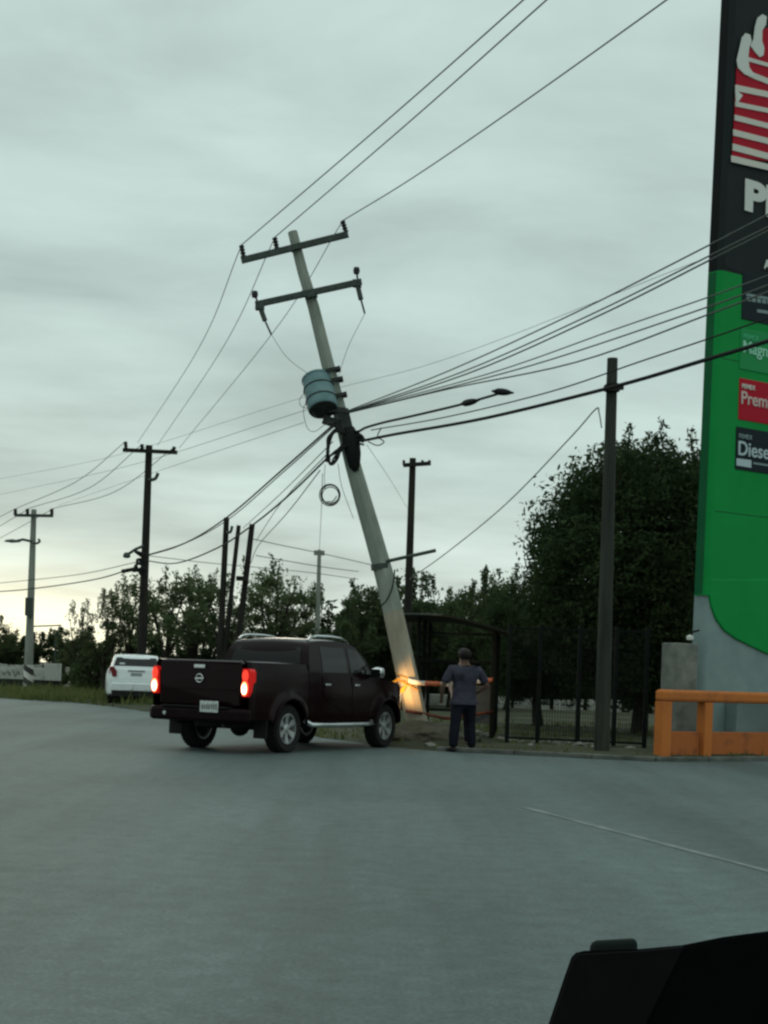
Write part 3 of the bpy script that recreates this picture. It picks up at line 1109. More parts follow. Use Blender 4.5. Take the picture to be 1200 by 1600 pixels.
# cable taped down the shaft
MB().tube(spl([at(617, 890, PY - .2), at(613, 918, PY - .22), at(604, 938, PY - .23), at(594, 948, PY - .22)]), .016, 6).build('loose_cable', M_cable, lp, pb)
wr = MB()
for k, (yc, sl) in enumerate(((1060, 4), (1066, 2), (1071, 5))):
    x_, w_ = pole_at(yc)
    rr_ = w_ * PY / F / 2 + .02
    c_ = at(x_, yc, PY)
    wr.tube([c_ + Vector((rr_ * math.cos(a), rr_ * math.sin(a), -.02 * math.cos(a) * sl)) for a in frange(0, 2 * math.pi, 18)], .011, 6)
wr.build('rope_wrap', mat('yellow_rope', (0.55, 0.30, 0.04), .7, (.40, .2, .03), scale=20), lp, pb, smooth=True)
rg2 = MB()
rgp = random.Random(9)
x_, w_ = pole_at(1070)
for k in range(4):
    p = [at(x_ - 16 + rgp.uniform(-3, 3), 1058 + rgp.uniform(0, 6), PY - .2)]
    p += [at(x_ - 24 + rgp.uniform(-4, 4), 1070 + rgp.uniform(-3, 3), PY - .26), at(x_ - 14 + rgp.uniform(-4, 8), 1079 + rgp.uniform(-3, 3), PY - .27), at(x_ - 4 + rgp.uniform(-3, 3), 1070, PY - .24)]
    rg2.tube(spl(p), .013, 6)
rg2.build('rope_knot', MATS['yellow_rope'], lp, pb, smooth=True)
# broken foot: mound of soil and rubble round the base
md = bmesh.new()
bmesh.ops.create_icosphere(md, subdivisions=4, radius=1)
rm_ = random.Random(11)
from mathutils import noise as mnoise
for v in md.verts:
    n_ = mnoise.noise(v.co * 2.3) * .22 + mnoise.noise(v.co * 7) * .08
    v.co = Vector((v.co.x * (1 + n_) * .95, v.co.y * (1 + n_) * .62, max(v.co.z, -.2) * (.40 + n_ * .3)))
me = bpy.data.meshes.new('dirt_mound'); md.to_mesh(me); md.free(); me.materials.append(M_dirt2)
mo = link(bpy.data.objects.new('dirt_mound', me)); mo.location = (pb.x + .0, pb.y - .15, 0.02)
tag(mo, 'mound of broken soil heaped at the foot of the leaning pole', 'soil mound')


# ---- upright poles
def upright(name, px, ytop, Y, rb_, rt_, m, label, base_px=None):
    top = at(px, ytop, Y)
    base = Vector((top.x if base_px is None else at(base_px, 1090, Y).x, Y, 0))
    e = empty(name, base, 0, label, 'utility pole')
    ps = [base + (top - base) * t for t in frange(0, 1, 10)]
    MB().tube(ps, [rb_ + (rt_ - rb_) * t for t in frange(0, 1, 10)], 12).build('shaft', m, e, base, smooth=True)
    return e, base, top


def crossarm(e, base, a, b_, h=.12, m=None, nm='crossarm'):
    MB().bar(a, b_, .10, h).build(nm, m or M_steel, e, base)


# dark wooden pole behind the white car
p2, b2, t2 = upright('utility_pole', 233, 696, 54.0, .17, .12, M_wood, 'dark wooden utility pole with one crossarm behind the white hatchback', 219)
Y2 = 53.7
crossarm(p2, b2, at(192, 703, Y2), at(277, 707, Y2), .13, M_wood)
for (a0, a1) in (((197, 702), (196, 690)), ((222, 704), (222, 694)), ((270, 705), (273, 698))):
    post_insulator(at(*a0, Y2), at(*a1, Y2), .08).build('pin_insulator', M_insul, p2, b2, smooth=True)
MB().tube(spl([at(232, 750, Y2), at(240, 749, Y2), at(244, 746, Y2), at(247, 739, Y2)]), .06, 8).build('hook_bracket', M_steel, p2, b2)
sl = MB(); sl.tube([at(224, 853, Y2), at(212, 858, Y2), at(200, 866, Y2)], .05, 8)
sl.lathe([(0, .1), (.10, .06), (.14, -.05), (.10, -.1), (0, -.12)], 12, Matrix.Translation(at(198, 867, Y2)))
sl.build('lamp_arm', M_steel, p2, b2, smooth=True)
ck = MB()
for k in range(7):
    c_ = at(218 + rc.uniform(-6, 6), 880 + rc.uniform(-14, 14), Y2)
    ck.tube(spl([c_, c_ + Vector((rc.uniform(-.25, .1), -.1, rc.uniform(-.2, .2))), c_ + Vector((rc.uniform(-.3, .1), -.12, rc.uniform(-.35, .1)))]), .05, 6)
ck.tube([at(190, 893, Y2), at(216, 888, Y2)], .07, 8)
ck.build('cable_loop', M_cable, p2, b2, smooth=True)

# far concrete pole with a striped foot
p3, b3, t3 = upright('utility_pole', 53, 796, 64.0, .20, .11, M_conc, 'pale concrete utility pole with a striped foot at the far left', 43)
Y3 = 63.7
crossarm(p3, b3, at(23, 805, Y3), at(83, 806, Y3), .12)
for xx in (24, 43, 81):
    post_insulator(at(xx, 805, Y3), at(xx, 795, Y3), .09).build('pin_insulator', M_insul, p3, b3, smooth=True)
M_str = stripe_mat('striped_foot_paint', (0.6, 0.6, 0.56), (0.03, 0.03, 0.03), 1.9, (0.65, 0, 1))
MB().tube([b3 + Vector((0, 0, .03)), b3 + Vector((.01, 0, 1.1))], [.215, .212], 12).build('striped_band', M_str, p3, b3, smooth=True)
ar3 = MB(); ar3.tube([at(50, 846, Y3), at(36, 843, Y3), at(22, 846, Y3)], .055, 8)
ar3.lathe([(0, .1), (.12, .06), (.16, -.02), (0, -.06)], 12, Matrix.Translation(at(19, 846, Y3)) @ Matrix.Diagonal((2.2, 1, 1, 1)))
ar3.tube(spl([at(51, 848, Y3), at(57, 849, Y3), at(62, 846, Y3), at(60, 842, Y3)]), .05, 6)
ar3.build('lamp_arm', M_steel, p3, b3, smooth=True)
MB().box(at(46, 948, Y3), (.30, .3, .75)).build('meter_box', M_steel, p3, b3)

# three poles above the pickup
for (px, yt, bx_, label) in ((354, 809, 340, 'left and tallest of three dark wooden poles above the pickup cab'),
                             (373, 821, 342, 'thin middle one of three dark wooden poles above the pickup cab'),
                             (394, 819, 361, 'right one of three dark wooden poles above the pickup cab')):
    thin = 'thin' in label
    p_, b_, t_ = upright('wooden_pole', px, yt, 50.0, .12 if not thin else .09, .09 if not thin else .07, M_wood, label, bx_)
    if bx_ == 340:
        MB().tube(spl([at(353, 832, 49.8), at(360, 831, 49.8), at(363, 822, 49.8)]), .05, 6).build('hook_bracket', M_steel, p_, b_)
    if bx_ == 361:
        MB().box(at(378, 904, 49.7), (.35, .3, .14)).build('bracket', M_wood, p_, b_)
# pole behind the trees
p5, b5, t5 = upright('utility_pole', 645, 716, 52.0, .15, .11, M_wood, 'dark wooden utility pole rising behind the trees right of the leaning pole', 633)
crossarm(p5, b5, at(630, 727, 51.8), at(673, 724, 51.8), .13, M_wood)
for xx in (631, 660, 671):
    post_insulator(at(xx, 727, 51.8), at(xx, 719, 51.8), .06).build('pin_insulator', M_insul, p5, b5, smooth=True)
# thin pale pole
p6, b6, t6 = upright('wooden_pole', 499, 859, 58.0, .12, .07, M_conc, 'thin pale pole left of the leaning pole, above the pickup roof', 494)
MB().box(t6 + Vector((0, 0, -.12)), (.4, .12, .18)).build('bracket', M_conc, p6, b6)
# grey timber pole at the right
p7, b7, t7 = upright('timber_pole', 957, 560, 26.7, .14, .092, M_woodg, 'weathered grey timber pole standing left of the orange barrier', 943)
p7['category'] = 'utility pole'
bk7 = MB(); bk7.bar(at(944, 607, 26.55), at(974, 604, 26.55), .10, .10); bk7.tube([at(957, 600, 26.6), at(957, 612, 26.6)], .125, 10)
bk7.build('cable_bracket', M_wood, p7, b7)


# ---- wires: three image points, depths at the two ends
def wire(name, pts, Ys, r, label, m=None, cat='overhead wire', group=None, n=26):
    P = [Vector((x, y)) for x, y in pts]
    ds = [0]
    for a, b_ in zip(P, P[1:]): ds.append(ds[-1] + (b_ - a).length)
    W = []
    for p, d_ in zip(P, ds):
        t = d_ / ds[-1]
        Yv = 1 / ((1 - t) / Ys[0] + t / Ys[1])
        W.append(at(p.x, p.y, Yv))
    base = W[0].copy()
    if len(W) == 2:
        pl_ = [W[0].lerp(W[1], t) for t in frange(0, 1, n)]
    else:
        pl_ = spl(W, max(6, n // (len(W) - 1)))
    o = MB().tube(pl_, r, 6).build(name, m or M_wire, None, base, smooth=True)
    o.location = base
    tag(o, label, cat, group)
    return o


# primary conductors, running up over the camera
wire('power_line', [(377, 383), (600, 192), (822, -4), (1200, -345)], (FY, 13.0), .0095, 'overhead wire rising from the left tip of the upper crossarm to the top edge')
wire('power_line', [(429, 371), (640, 190), (856, -2), (1200, -310)], (FY, 13.0), .0095, 'overhead wire rising from the pin beside the leaning pole top to the top edge')
wire('power_line', [(535, 345), (640, 281), (800, 172), (1044, -2), (1300, -190)], (FY, 14.0), .0095, 'rightmost overhead wire rising from the upper crossarm to the top edge')
# primaries on to the second and third poles
wire('power_line', [(377, 384), (310, 545), (215, 692)], (FY, Y2), .0085, 'overhead wire from the left crossarm tip down to the wooden pole behind the white car')
wire('power_line', [(429, 372), (350, 540), (246, 696)], (FY, Y2), .0085, 'middle overhead wire from the leaning pole top down to the dark wooden pole at left')
wire('power_line', [(535, 346), (430, 515), (280, 700)], (FY, Y2), .0085, 'overhead wire passing behind the leaning pole from the right crossarm tip to the wooden pole')
wire('power_line', [(196, 690), (120, 752), (24, 795)], (Y2, Y3), .012, 'upper of three overhead wires between the two left-hand crossarm poles')
wire('power_line', [(222, 694), (140, 762), (43, 795)], (Y2, Y3), .012, 'middle of three overhead wires between the two left-hand crossarm poles')
wire('power_line', [(273, 698), (180, 768), (81, 795)], (Y2, Y3), .012, 'lowest of three overhead wires between the two left-hand crossarm poles')
wire('power_line', [(24, 795), (-40, 828)], (Y3, 80), .012, 'topmost of three wires leaving the striped pole crossarm toward the left edge')
wire('power_line', [(43, 796), (-40, 846)], (Y3, 80), .012, 'middle of three wires leaving the striped pole crossarm toward the left edge')
wire('power_line', [(81, 796), (20, 830), (-40, 862)], (Y3, 80), .012, 'lowest of three wires leaving the striped pole crossarm toward the left edge')
# distant thin lines crossing the sky on the left
wire('power_line', [(-10, 750), (180, 712), (470, 622), (700, 560), (1105, 402)], (90, 40), .007, 'very thin distant wire crossing behind the transformer, upper one', M_wire)
wire('power_line', [(-10, 775), (200, 728), (480, 640)], (90, 40), .007, 'very thin distant wire crossing the sky left of the transformer, lower one', M_wire)
wire('power_line', [(90, 790), (250, 735), (475, 660)], (90, 40), .007, 'very thin distant wire crossing the sky above the dark wooden pole', M_wire)
# secondary bundle to the right, in front of the sign
wire('power_line', [(540, 643), (700, 580), (900, 488), (1108, 383), (1210, 330)], (PY - .2, 16.5), .010, 'topmost wire of the bundle fanning right from below the transformer')
wire('power_line', [(540, 644), (720, 582), (920, 493), (1108, 400), (1210, 350)], (PY - .2, 16.5), .010, 'second wire of the bundle fanning right from below the transformer')
wire('power_line', [(540, 645), (730, 584), (930, 496), (1108, 407), (1210, 356)], (PY - .2, 16.5), .011, 'third wire of the bundle fanning right from below the transformer')
wire('power_line', [(545, 643), (760, 585), (960, 515), (1108, 464), (1215, 425)], (PY - .2, 17.5), .009, 'fourth wire of the bundle fanning right from below the transformer')
wire('power_line', [(545, 644), (700, 606), (860, 562), (1105, 480), (1215, 440)], (PY - .2, 17.5), .010, 'fifth wire of the bundle, crossing the green part of the sign')
wire('power_line', [(545, 645), (700, 608), (900, 566), (1105, 492), (1215, 450)], (PY - .2, 17.5), .011, 'lowest wire of the bundle, crossing the green part of the sign')
# communication cables
wire('communication_cable', [(549, 672), (560, 674), (572, 668), (600, 660), (640, 651), (700, 637), (735, 628), (790, 612)], (PY - .2, 26.0), .022, 'wavy black cable from the clamp to the splice closures', M_cable)
wire('communication_cable', [(580, 672), (700, 651), (860, 612), (1000, 565), (1105, 530), (1215, 492)], (PY - .2, 17.5), .010, 'thin cable just above the thick black cable at right', M_cable)
wire('communication_cable', [(558, 688), (569, 688), (620, 678), (760, 653), (960, 604), (1100, 563), (1210, 530)], (PY - .2, 18.0), .026, 'thick black cable from the leaning pole past the timber pole', M_cable)
wire('communication_cable', [(575, 690), (590, 696), (600, 690), (590, 682), (596, 668)], (PY - .2, PY - .3), .011, 'short cable loop beside the clamp on the leaning pole', M_cable)
for (xa, ya, xb, yb, Yv, lab) in ((718, 632, 750, 625, 26.8, 'left of two black splice closures on the wavy cable'), (768, 611, 803, 614, 26.0, 'right of two black splice closures on the wavy cable')):
    a, b_ = at(xa, ya, Yv), at(xb, yb, Yv)
    so = MB().tube([a.lerp(b_, t) for t in frange(0, 1, 8)], [.012, .03, .055, .06, .06, .055, .045, .025, .012], 10).build('splice_closure', M_cable, None, a, smooth=True)
    so.location = a
    tag(so, lab, 'splice closure')
# to the left, sagging to the wooden pole
wire('communication_cable', [(525, 660), (440, 735), (355, 808), (290, 848), (228, 868)], (PY - .2, Y2), .020, 'upper thick cable sagging left from the leaning pole past the three poles', M_cable)
wire('communication_cable', [(520, 668), (440, 740), (352, 815), (280, 853), (228, 869)], (PY - .2, Y2), .012, 'thin cable just under the upper thick cable sagging left', M_cable)
wire('communication_cable', [(511, 716), (450, 775), (395, 820), (340, 856), (275, 880), (228, 876)], (PY - .2, Y2), .020, 'lower thick cable sagging left from the black cable loop', M_cable)
wire('communication_cable', [(520, 690), (440, 770), (380, 825)], (PY - .2, 48), .010, 'thin wire between the two thick sagging cables', M_wire)
wire('communication_cable', [(515, 705), (440, 785), (400, 845)], (PY - .2, 50), .010, 'thin wire running steeply down to the right one of the three poles', M_wire)
wire('communication_cable', [(500, 735), (450, 800), (404, 852), (392, 880)], (PY - .2, 50), .011, 'lowest thin wire running steeply down to the right one of the three poles', M_wire)
wire('communication_cable', [(215, 885), (150, 905), (50, 920), (-10, 925)], (Y2, 66), .022, 'dark cable running left from the wooden pole behind the white car', M_cable)
wire('communication_cable', [(215, 878), (120, 898), (-10, 912)], (Y2, 66), .013, 'thin cable running left just above the dark cable at far left', M_cable)
wire('communication_cable', [(228, 868), (262, 872), (330, 880), (470, 893), (560, 905)], (Y2, 58), .013, 'thin level wire right of the wooden pole, above the tree tops', M_wire)
# lines between the thin pale pole and the trees
wire('communication_cable', [(395, 842), (440, 852), (499, 864), (600, 887)], (50, 58), .014, 'upper thin wire carried by the thin pale pole', M_wire)
wire('communication_cable', [(400, 868), (499, 885), (560, 893)], (50, 58), .014, 'lower thin wire carried by the thin pale pole', M_wire)
wire('communication_cable', [(504, 740), (502, 800), (499, 860)], (PY, 58), .007, 'thin vertical drop wire down to the thin pale pole', M_wire)
# service drop at the right
wire('service_drop', [(640, 905), (700, 862), (790, 788), (890, 685), (930, 640), (936, 645), (940, 668)], (44, 26.6), .013, 'slanting wire from the tree tops up to the timber pole', M_wire)
# drop wires and hanging coil on the leaning pole
wire('drop_wire', [(528, 724), (534, 760), (552, 810)], (PY - .2, PY - .2), .006, 'left fine wire dangling beside the leaning pole', M_wire, 'wire')
wire('drop_wire', [(508, 726), (507, 745), (508, 765)], (PY - .2, PY - .2), .006, 'fine wire holding the hanging cable coil', M_wire, 'wire')
wire('drop_wire', [(573, 695), (610, 750), (640, 800)], (PY - .2, 52), .005, 'faint wire slanting from the clamp toward the pole behind the trees', M_wire, 'wire')
wire('drop_wire', [(570, 490), (545, 540), (528, 590)], (PY - .2, PY - .2), .005, 'faint jumper from the right fuse down to the transformer', M_wire, 'wire')
wire('drop_wire', [(424, 523), (450, 560), (490, 590)], (PY - .2, PY - .2), .005, 'faint jumper from the left fuse down to the transformer', M_wire, 'wire')
cc = at(516, 773, PY - .25)
co = MB()
for k in range(4):
    rr_ = .19 - .012 * k
    o_ = Vector((rc.uniform(-.012, .012), k * .02, rc.uniform(-.015, .015)))
    co.tube([o_ + Vector((rr_ * math.cos(a), 0, rr_ * math.sin(a) * (1.05 - .02 * k))) for a in frange(0, 2 * math.pi, 30)], .010, 6)
co.tube(spl([Vector((-.06, 0, -.13)), Vector((.05, -.01, -.12)), Vector((.12, 0, -.02))]), .010, 6)
coo = co.build('cable_coil', M_cable, smooth=True); coo.location = cc
tag(coo, 'round coil of spare cable hanging below the black cable loop', 'cable coil')
# jumper loops left of the transformer
jl = MB()
jl.tube(spl([at(480, 612, PY - .3), at(469, 622, PY - .3), at(470, 634, PY - .3), at(484, 640, PY - .3), at(494, 652, PY - .3)]), .006, 5)
jl.tube(spl([at(482, 624, PY - .3), at(474, 640, PY - .3), at(480, 668, PY - .3), at(492, 674, PY - .3), at(510, 662, PY - .25), at(526, 658, PY - .2)]), .006, 5)
jl.build('jumper_loop', M_wire, lp, pb)


# ------------------------------------------------------------------ fuel station sign
SPHI = R(34)
SE = Vector((math.cos(SPHI), math.sin(SPHI), 0))       # along the face, to the right
SN = Vector((math.sin(SPHI), -math.cos(SPHI), 0))      # out of the face, to the road
SQ = Vector((at(1128, 500, 27.6).x, 27.6, 0))


def on_sign(px, py, off=0.0):
    """photograph pixel to the point of the sign face plane (moved out by off)"""
    o = Vector((0, 0, CAMZ))
    d_ = at(px, py, 1.0) - o
    q = SQ + SN * off
    t = (q - o).dot(SN) / d_.dot(SN)
    return o + d_ * t


sb = Vector((on_sign(1130, 1150).x, on_sign(1130, 1150).y, 0))
sg = empty('fuel_station_sign', sb, 0, 'tall green and black fuel station price sign at the right edge', 'sign')
M_sgrn = mat('sign_green', (0.003, 0.225, 0.045), 0.6, (0.004, 0.255, 0.054), scale=.8, spec=.12)
M_sblk = mat('sign_black', (0.012, 0.018, 0.018), 0.6, (0.015, 0.021, 0.021), scale=1.5, spec=.12)
M_sgry = mat('sign_grey_cladding', (0.17, 0.235, 0.235), 0.5, (0.21, 0.28, 0.275), scale=2.5, detail=6)
M_swht = mat('sign_white', (0.62, 0.64, 0.60), 0.5)
M_scrm = mat('sign_cream', (0.64, 0.60, 0.52), 0.5, (0.58, 0.58, 0.54), scale=2)
M_sred = mat('sign_red', (0.40, 0.008, 0.024), 0.6, spec=.12)
M_snav = mat('sign_navy', (0.010, 0.017, 0.021), 0.6, spec=.12)
M_slt = mat('sign_light_green', (0.06, 0.42, 0.20), 0.5)

WID = 4.1
zt_ = 14.6


def face_left(z):
    """left edge of the face (sign leans and tapers a little)"""
    py = HC - (z - CAMZ) * 86
    px = lerp_tab([(-200, 1162), (0, 1152), (420, 1132), (930, 1110), (1180, 1099)], py)
    return on_sign(px, py)


# grey core: swept box with a rounded near edge
def column(name, z0, z1, inset, depth, m, rnd_r=.13, dz=.6):
    mb = MB()
    zs_ = frange(z0, z1, max(1, int((z1 - z0) / dz)))
    prof = [(0.0, 0.0)] if rnd_r == 0 else [(rnd_r * (1 - math.cos(a)), -rnd_r * (1 - math.sin(a))) for a in frange(0, R(90), 6)]
    vs = []
    for z in zs_:
        fl = face_left(z); fl = Vector((fl.x, fl.y, z))
        sect = []
        for u, v in prof:
            sect.append(fl + SE * (u - rnd_r + inset) + SN * (v - inset))
        sect.append(fl + SE * (WID - inset) - SN * inset)
        sect.append(fl + SE * (WID - inset) - SN * depth)
        sect.append(fl + SE * (-rnd_r + inset) - SN * depth)
        vs += sect
    n = len(prof) + 3
    fs = []
    for i in range(len(zs_) - 1):
        for k in range(n):
            k2 = (k + 1) % n
            fs.append((i * n + k, i * n + k2, (i + 1) * n + k2, (i + 1) * n + k))
    fs += [tuple(range(n)), tuple((len(zs_) - 1) * n + k for k in range(n))]
    mb.add(vs, fs)
    return mb.build(name, m, sg, sb, smooth=True)


column('pylon_base', 0.0, 3.6, .03, .33, M_sgry, .10)
zg0 = on_sign(1108, 930).z
zg1 = on_sign(1120, 420).z
gcol_ = column('green_cladding', zg0, zg1, 0.0, .30, M_sgrn, .10)
bcol_ = column('black_cladding', zg1, zt_, 0.0, .30, M_sblk, .10)
def edge_shading(z0, z1, m):  # shading of the rounded left side, put into a darker strip colour
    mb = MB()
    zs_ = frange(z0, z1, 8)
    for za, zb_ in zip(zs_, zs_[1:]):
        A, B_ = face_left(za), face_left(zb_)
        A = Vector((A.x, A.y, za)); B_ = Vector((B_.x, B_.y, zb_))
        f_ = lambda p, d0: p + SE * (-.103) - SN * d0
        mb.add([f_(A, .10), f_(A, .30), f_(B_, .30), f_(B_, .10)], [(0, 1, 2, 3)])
    mb.build('edge_shading', m, sg, sb)


edge_shading(zg0 + .02, zg1 - .02, mat('sign_green_shade', (0.002, 0.085, 0.028), .5, (0.003, 0.10, 0.034), scale=2, spec=.1))
edge_shading(zg1 + .02, zt_, mat('sign_black_shade', (0.004, 0.006, 0.006), .5, spec=.08))
for zz in (on_sign(1130, 560).z, on_sign(1130, 800).z, on_sign(1140, 210).z):
    fl_ = face_left(zz); fl_ = Vector((fl_.x, fl_.y, zz))
    MB().bar(fl_ + SE * .02 + SN * .001, fl_ + SE * (WID - .02) + SN * .001, .004, .010).build('panel_seam', M_sblk, sg, sb)
# green skirt with its curved lower edge
sk = [(1109, 929), (1112, 947), (1120, 968), (1132, 985), (1150, 998), (1172, 1009), (1200, 1022), (1240, 1032), (1300, 1040), (1344, 1042)]
poly_ = [on_sign(x, y, .012) for x, y in sk] + [on_sign(1346, 905, .012), on_sign(1111, 905, .012)]
MB().prism(poly_, -SN * .16).build('green_skirt', M_sgrn, sg, sb, bevel=.02)
# small black crest under the black head
bc = [(1132, 428 - 12), (1140, 419), (1150, 424), (1162, 429), (1162, 400), (1132, 400)]
MB().prism([on_sign(x, y, .006) for x, y in bc], -SN * .004).build('black_head_edge', M_sblk, sg, sb)


def zlogo(x, y):
    return 1120 + x / 4.706, y / 4.706


def plate(name, pts, m, off, parent, th=.02, bev=0.0):
    return MB().prism([on_sign(x, y, off) for x, y in pts], -SN * th).build(name, m, parent, sb, bevel=bev)


lg = bpy.data.objects.new('emblem', None); link(lg, sg)
plate('red_field', [zlogo(*p) for p in ((232, 360), (300, 330), (340, 215), (620, 130), (620, 1230), (376, 1185), (115, 1150), (135, 800), (148, 500), (232, 545))], M_sred, .03, lg)
for (xa, ya, yb, th) in ((225, 418, 462, 30), (236, 520, 575, 44), (140, 622, 672, 46), (140, 746, 795, 36), (135, 843, 905, 42), (125, 950, 1015, 46), (120, 1055, 1125, 50), (110, 1142, 1205, 48)):
    k = (yb - ya) / (376 - xa)
    x2 = 620
    plate('stripe', [zlogo(xa, ya), zlogo(x2, ya + k * (x2 - xa)), zlogo(x2, ya + k * (x2 - xa) + th * .9), zlogo(xa, ya + th)], M_scrm, .045, lg)
plate('feather', [zlogo(*p) for p in ((272, 290), (284, 195), (303, 130), (338, 104), (368, 122), (362, 180), (336, 222), (334, 300), (350, 352), (345, 405), (318, 420), (285, 385), (248, 335))], M_swht, .05, lg)
plate('feather', [zlogo(*p) for p in ((172, 350), (188, 275), (215, 244), (246, 255), (256, 300), (240, 350), (232, 420), (240, 495), (275, 545), (270, 572), (205, 545), (160, 500), (150, 445))], M_swht, .055, lg)
plate('feather', [zlogo(*p) for p in ((140, 660), (192, 700), (146, 768))], M_swht, .05, lg)


def sign_text(body, px, py, hpx, m, off, parent, name='lettering', bold=0.0, stretch=1.0):
    cu = bpy.data.curves.new(name, 'FONT')
    cu.body = body; cu.size = 1.0; cu.extrude = 0.01; cu.offset = bold
    tmp = bpy.data.objects.new('tmp_text', cu)
    COL.objects.link(tmp)
    dg = bpy.context.evaluated_depsgraph_get()
    me = bpy.data.meshes.new_from_object(tmp.evaluated_get(dg))
    bpy.data.objects.remove(tmp, do_unlink=True)
    p0 = on_sign(px, py, off)
    hgt = (on_sign(px, py - hpx, off) - p0).length / 0.70
    B = Matrix((SE * 1.0, Vector((0, 0, 1)), SN)).transposed()
    for v in me.vertices:
        q = Vector((v.co.x * hgt * stretch, v.co.y * hgt, v.co.z * .8))
        v.co = p0 + B @ q - sb
    me.materials.clear(); me.materials.append(m)
    o = bpy.data.objects.new(name, me)
    link(o, parent)
    return o


sign_text('PEMEX', 1162, 325, 45, M_swht, .02, sg, bold=.05, stretch=1.45)


def price_panel(name, x0, y0, y1, m, frame=None):
    a = on_sign(x0, y0, .015); b_ = on_sign(x0 - 2, y1, .015)
    w_ = 3.15
    return MB().prism([a, a + SE * w_, b_ + SE * w_, b_], -SN * .04).build(name, m, sg, sb, bevel=.01)


pp0 = price_panel('price_panel', 1161, 424, 498, M_snav)
for k in range(9):
    plate('small_print', [(1167 + k * 8, 464 + k * 1.2), (1173 + k * 8, 465 + k * 1.2), (1173 + k * 8, 471 + k * 1.2), (1167 + k * 8, 470 + k * 1.2)], M_sgry, .02, pp0, .006)
plate('panel_rule', [(1166, 458), (1300, 482), (1300, 487), (1166, 462)], M_sgry, .02, pp0, .006)
plate('small_print', [(1183, 483), (1230, 490), (1230, 495), (1183, 488)], M_sgry, .02, pp0, .006)
sign_text('A', 1194, 419, 14, M_swht, .02, sg, bold=.03)
pp1 = price_panel('price_panel', 1158, 512, 576, mat('sign_mid_green', (0.010, 0.24, 0.070), .45))
sign_text('PEMEX', 1161, 529, 8, M_slt, .02, pp1, bold=.02)
sign_text('Magna', 1160, 550, 19, mat('sign_pale_green', (.30, .62, .45), .5), .02, pp1, bold=.012)
pp2 = price_panel('price_panel', 1156, 590, 655, M_sred)
sign_text('PEMEX', 1159, 606, 7, M_scrm, .02, pp2, bold=.02)
sign_text('Premium', 1157, 630, 20, mat('sign_pale_pink', (.55, .45, .42), .5), .02, pp2, bold=.012)
pp3 = price_panel('price_panel', 1151, 666, 733, M_snav)
sign_text('PEMEX', 1154, 684, 7, M_sgry, .02, pp3, bold=.02)
sign_text('Diesel', 1152, 710, 22, mat('sign_pale_blue', (.42, .52, .54), .5), .02, pp3, bold=.012)
plate('price_window', [(1151, 716), (1174, 719), (1174, 731), (1151, 727)], mat('sign_pale_blue', (.42, .52, .54)), .02, pp3, .006)
plate('price_window', [(1177, 722), (1230, 730), (1230, 733), (1177, 725)], M_sgry, .02, pp3, .006)
# little lamp on a bracket and cable at the near edge
MB().tube([on_sign(1092, 985, .0), on_sign(1080, 988, .1)], .02, 6).build('bracket', M_black, sg, sb)
MB().lathe([(0, -.05), (.06, -.04), (.07, .02), (0, .05)], 12, Matrix.Translation(on_sign(1078, 996, .02))).build('small_lamp', M_swht, sg, sb, smooth=True)

# concrete block behind the barrier
cbp = Vector((at(1064, 1040, 27.0).x, 27.15, 0))
cbk = MB(); Mz = Matrix.Rotation(R(34), 3, 'Z')
cbk.box((0, 0, 1.0), (.50, .40, 2.0), Mz)
cbo = cbk.build('concrete_block', M_conc2, bevel=.02); cbo.location = cbp
tag(cbo, 'grey concrete block standing between the orange barrier and the sign', 'concrete block')

# ---- orange barrier
BD = Vector((math.cos(R(36)), math.sin(R(36)), 0)); BN = Vector((-BD.y, BD.x, 0))
bz0 = Vector((at(1036, 1130, 25.9).x, 25.9, 0.0))
ob = empty('barrier', bz0, R(36), 'orange painted concrete barrier with rail and posts before the sign', 'barrier')
M_or = mat('orange_paint', (0.46, 0.145, 0.036), 0.75, (0.27, 0.09, 0.034), scale=2.4, detail=10, lo=.48, hi=.82, bump=.1, bscale=15)
M_or2 = mat('orange_paint_scuffed', (0.38, 0.115, 0.035), 0.8, (0.17, 0.065, 0.035), scale=4, detail=8, lo=.52, hi=.75)
SPN = 1.02
NP = 6
PXS = [0, SPN, SPN + 2.1, SPN + 4.2, SPN + 6.3]
for k, xk in enumerate(PXS):
    MB().box((xk, 0, .49), (.20 if k else .22, .2, .98)).build('post', M_or, ob, bevel=.015)
rail = MB(); rail.box((PXS[-1] / 2, 0, 1.08), (PXS[-1] + .24, .21, .20))
rail.build('top_rail', M_or, ob, bevel=.05)
for xa, xb in zip(PXS, PXS[1:]):
    MB().box(((xa + xb) / 2, .05, .235), (xb - xa - .215, .10, .47)).build('lower_panel', M_or2, ob, bevel=.01)
# grey plinth boxes seen through it
gb = MB(); gb.box((0, 0, .50), (3.4, .3, 1.0), Matrix.Rotation(R(34), 3, 'Z'))
gbo = gb.build('plinth', M_sgry, bevel=.02)
gbo.location = sb + SE * 1.75 + SN * .12
tag(gbo, 'grey plinth behind the gaps of the orange barrier', 'plinth')

# ------------------------------------------------------------------ shelter, fence, rubble, walls
M_iron = mat('dark_iron', (0.006, 0.008, 0.007), 0.7, (0.010, 0.013, 0.011), scale=12, spec=.06)
M_shr = mat('shelter_roof_sheet', (0.010, 0.013, 0.011), 0.7, (0.016, 0.020, 0.016), scale=4)
M_shp = mat('shelter_panel', (0.005, 0.008, 0.007), 0.7, (0.008, 0.012, 0.010), scale=3, spec=.05)
sx0, sx1, sy0 = .65, 2.11, 29.7
sh = empty('bus_shelter', (1.4, sy0, 0), 0, 'dark metal bus shelter with a curved roof behind the person', 'bus shelter')
SD = Vector((.10, 1, 0)).normalized() * 3.0


def shp(x, z, t):
    p = Vector((x, sy0, z)) + SD * t
    return p - Vector((1.4, sy0, 0))


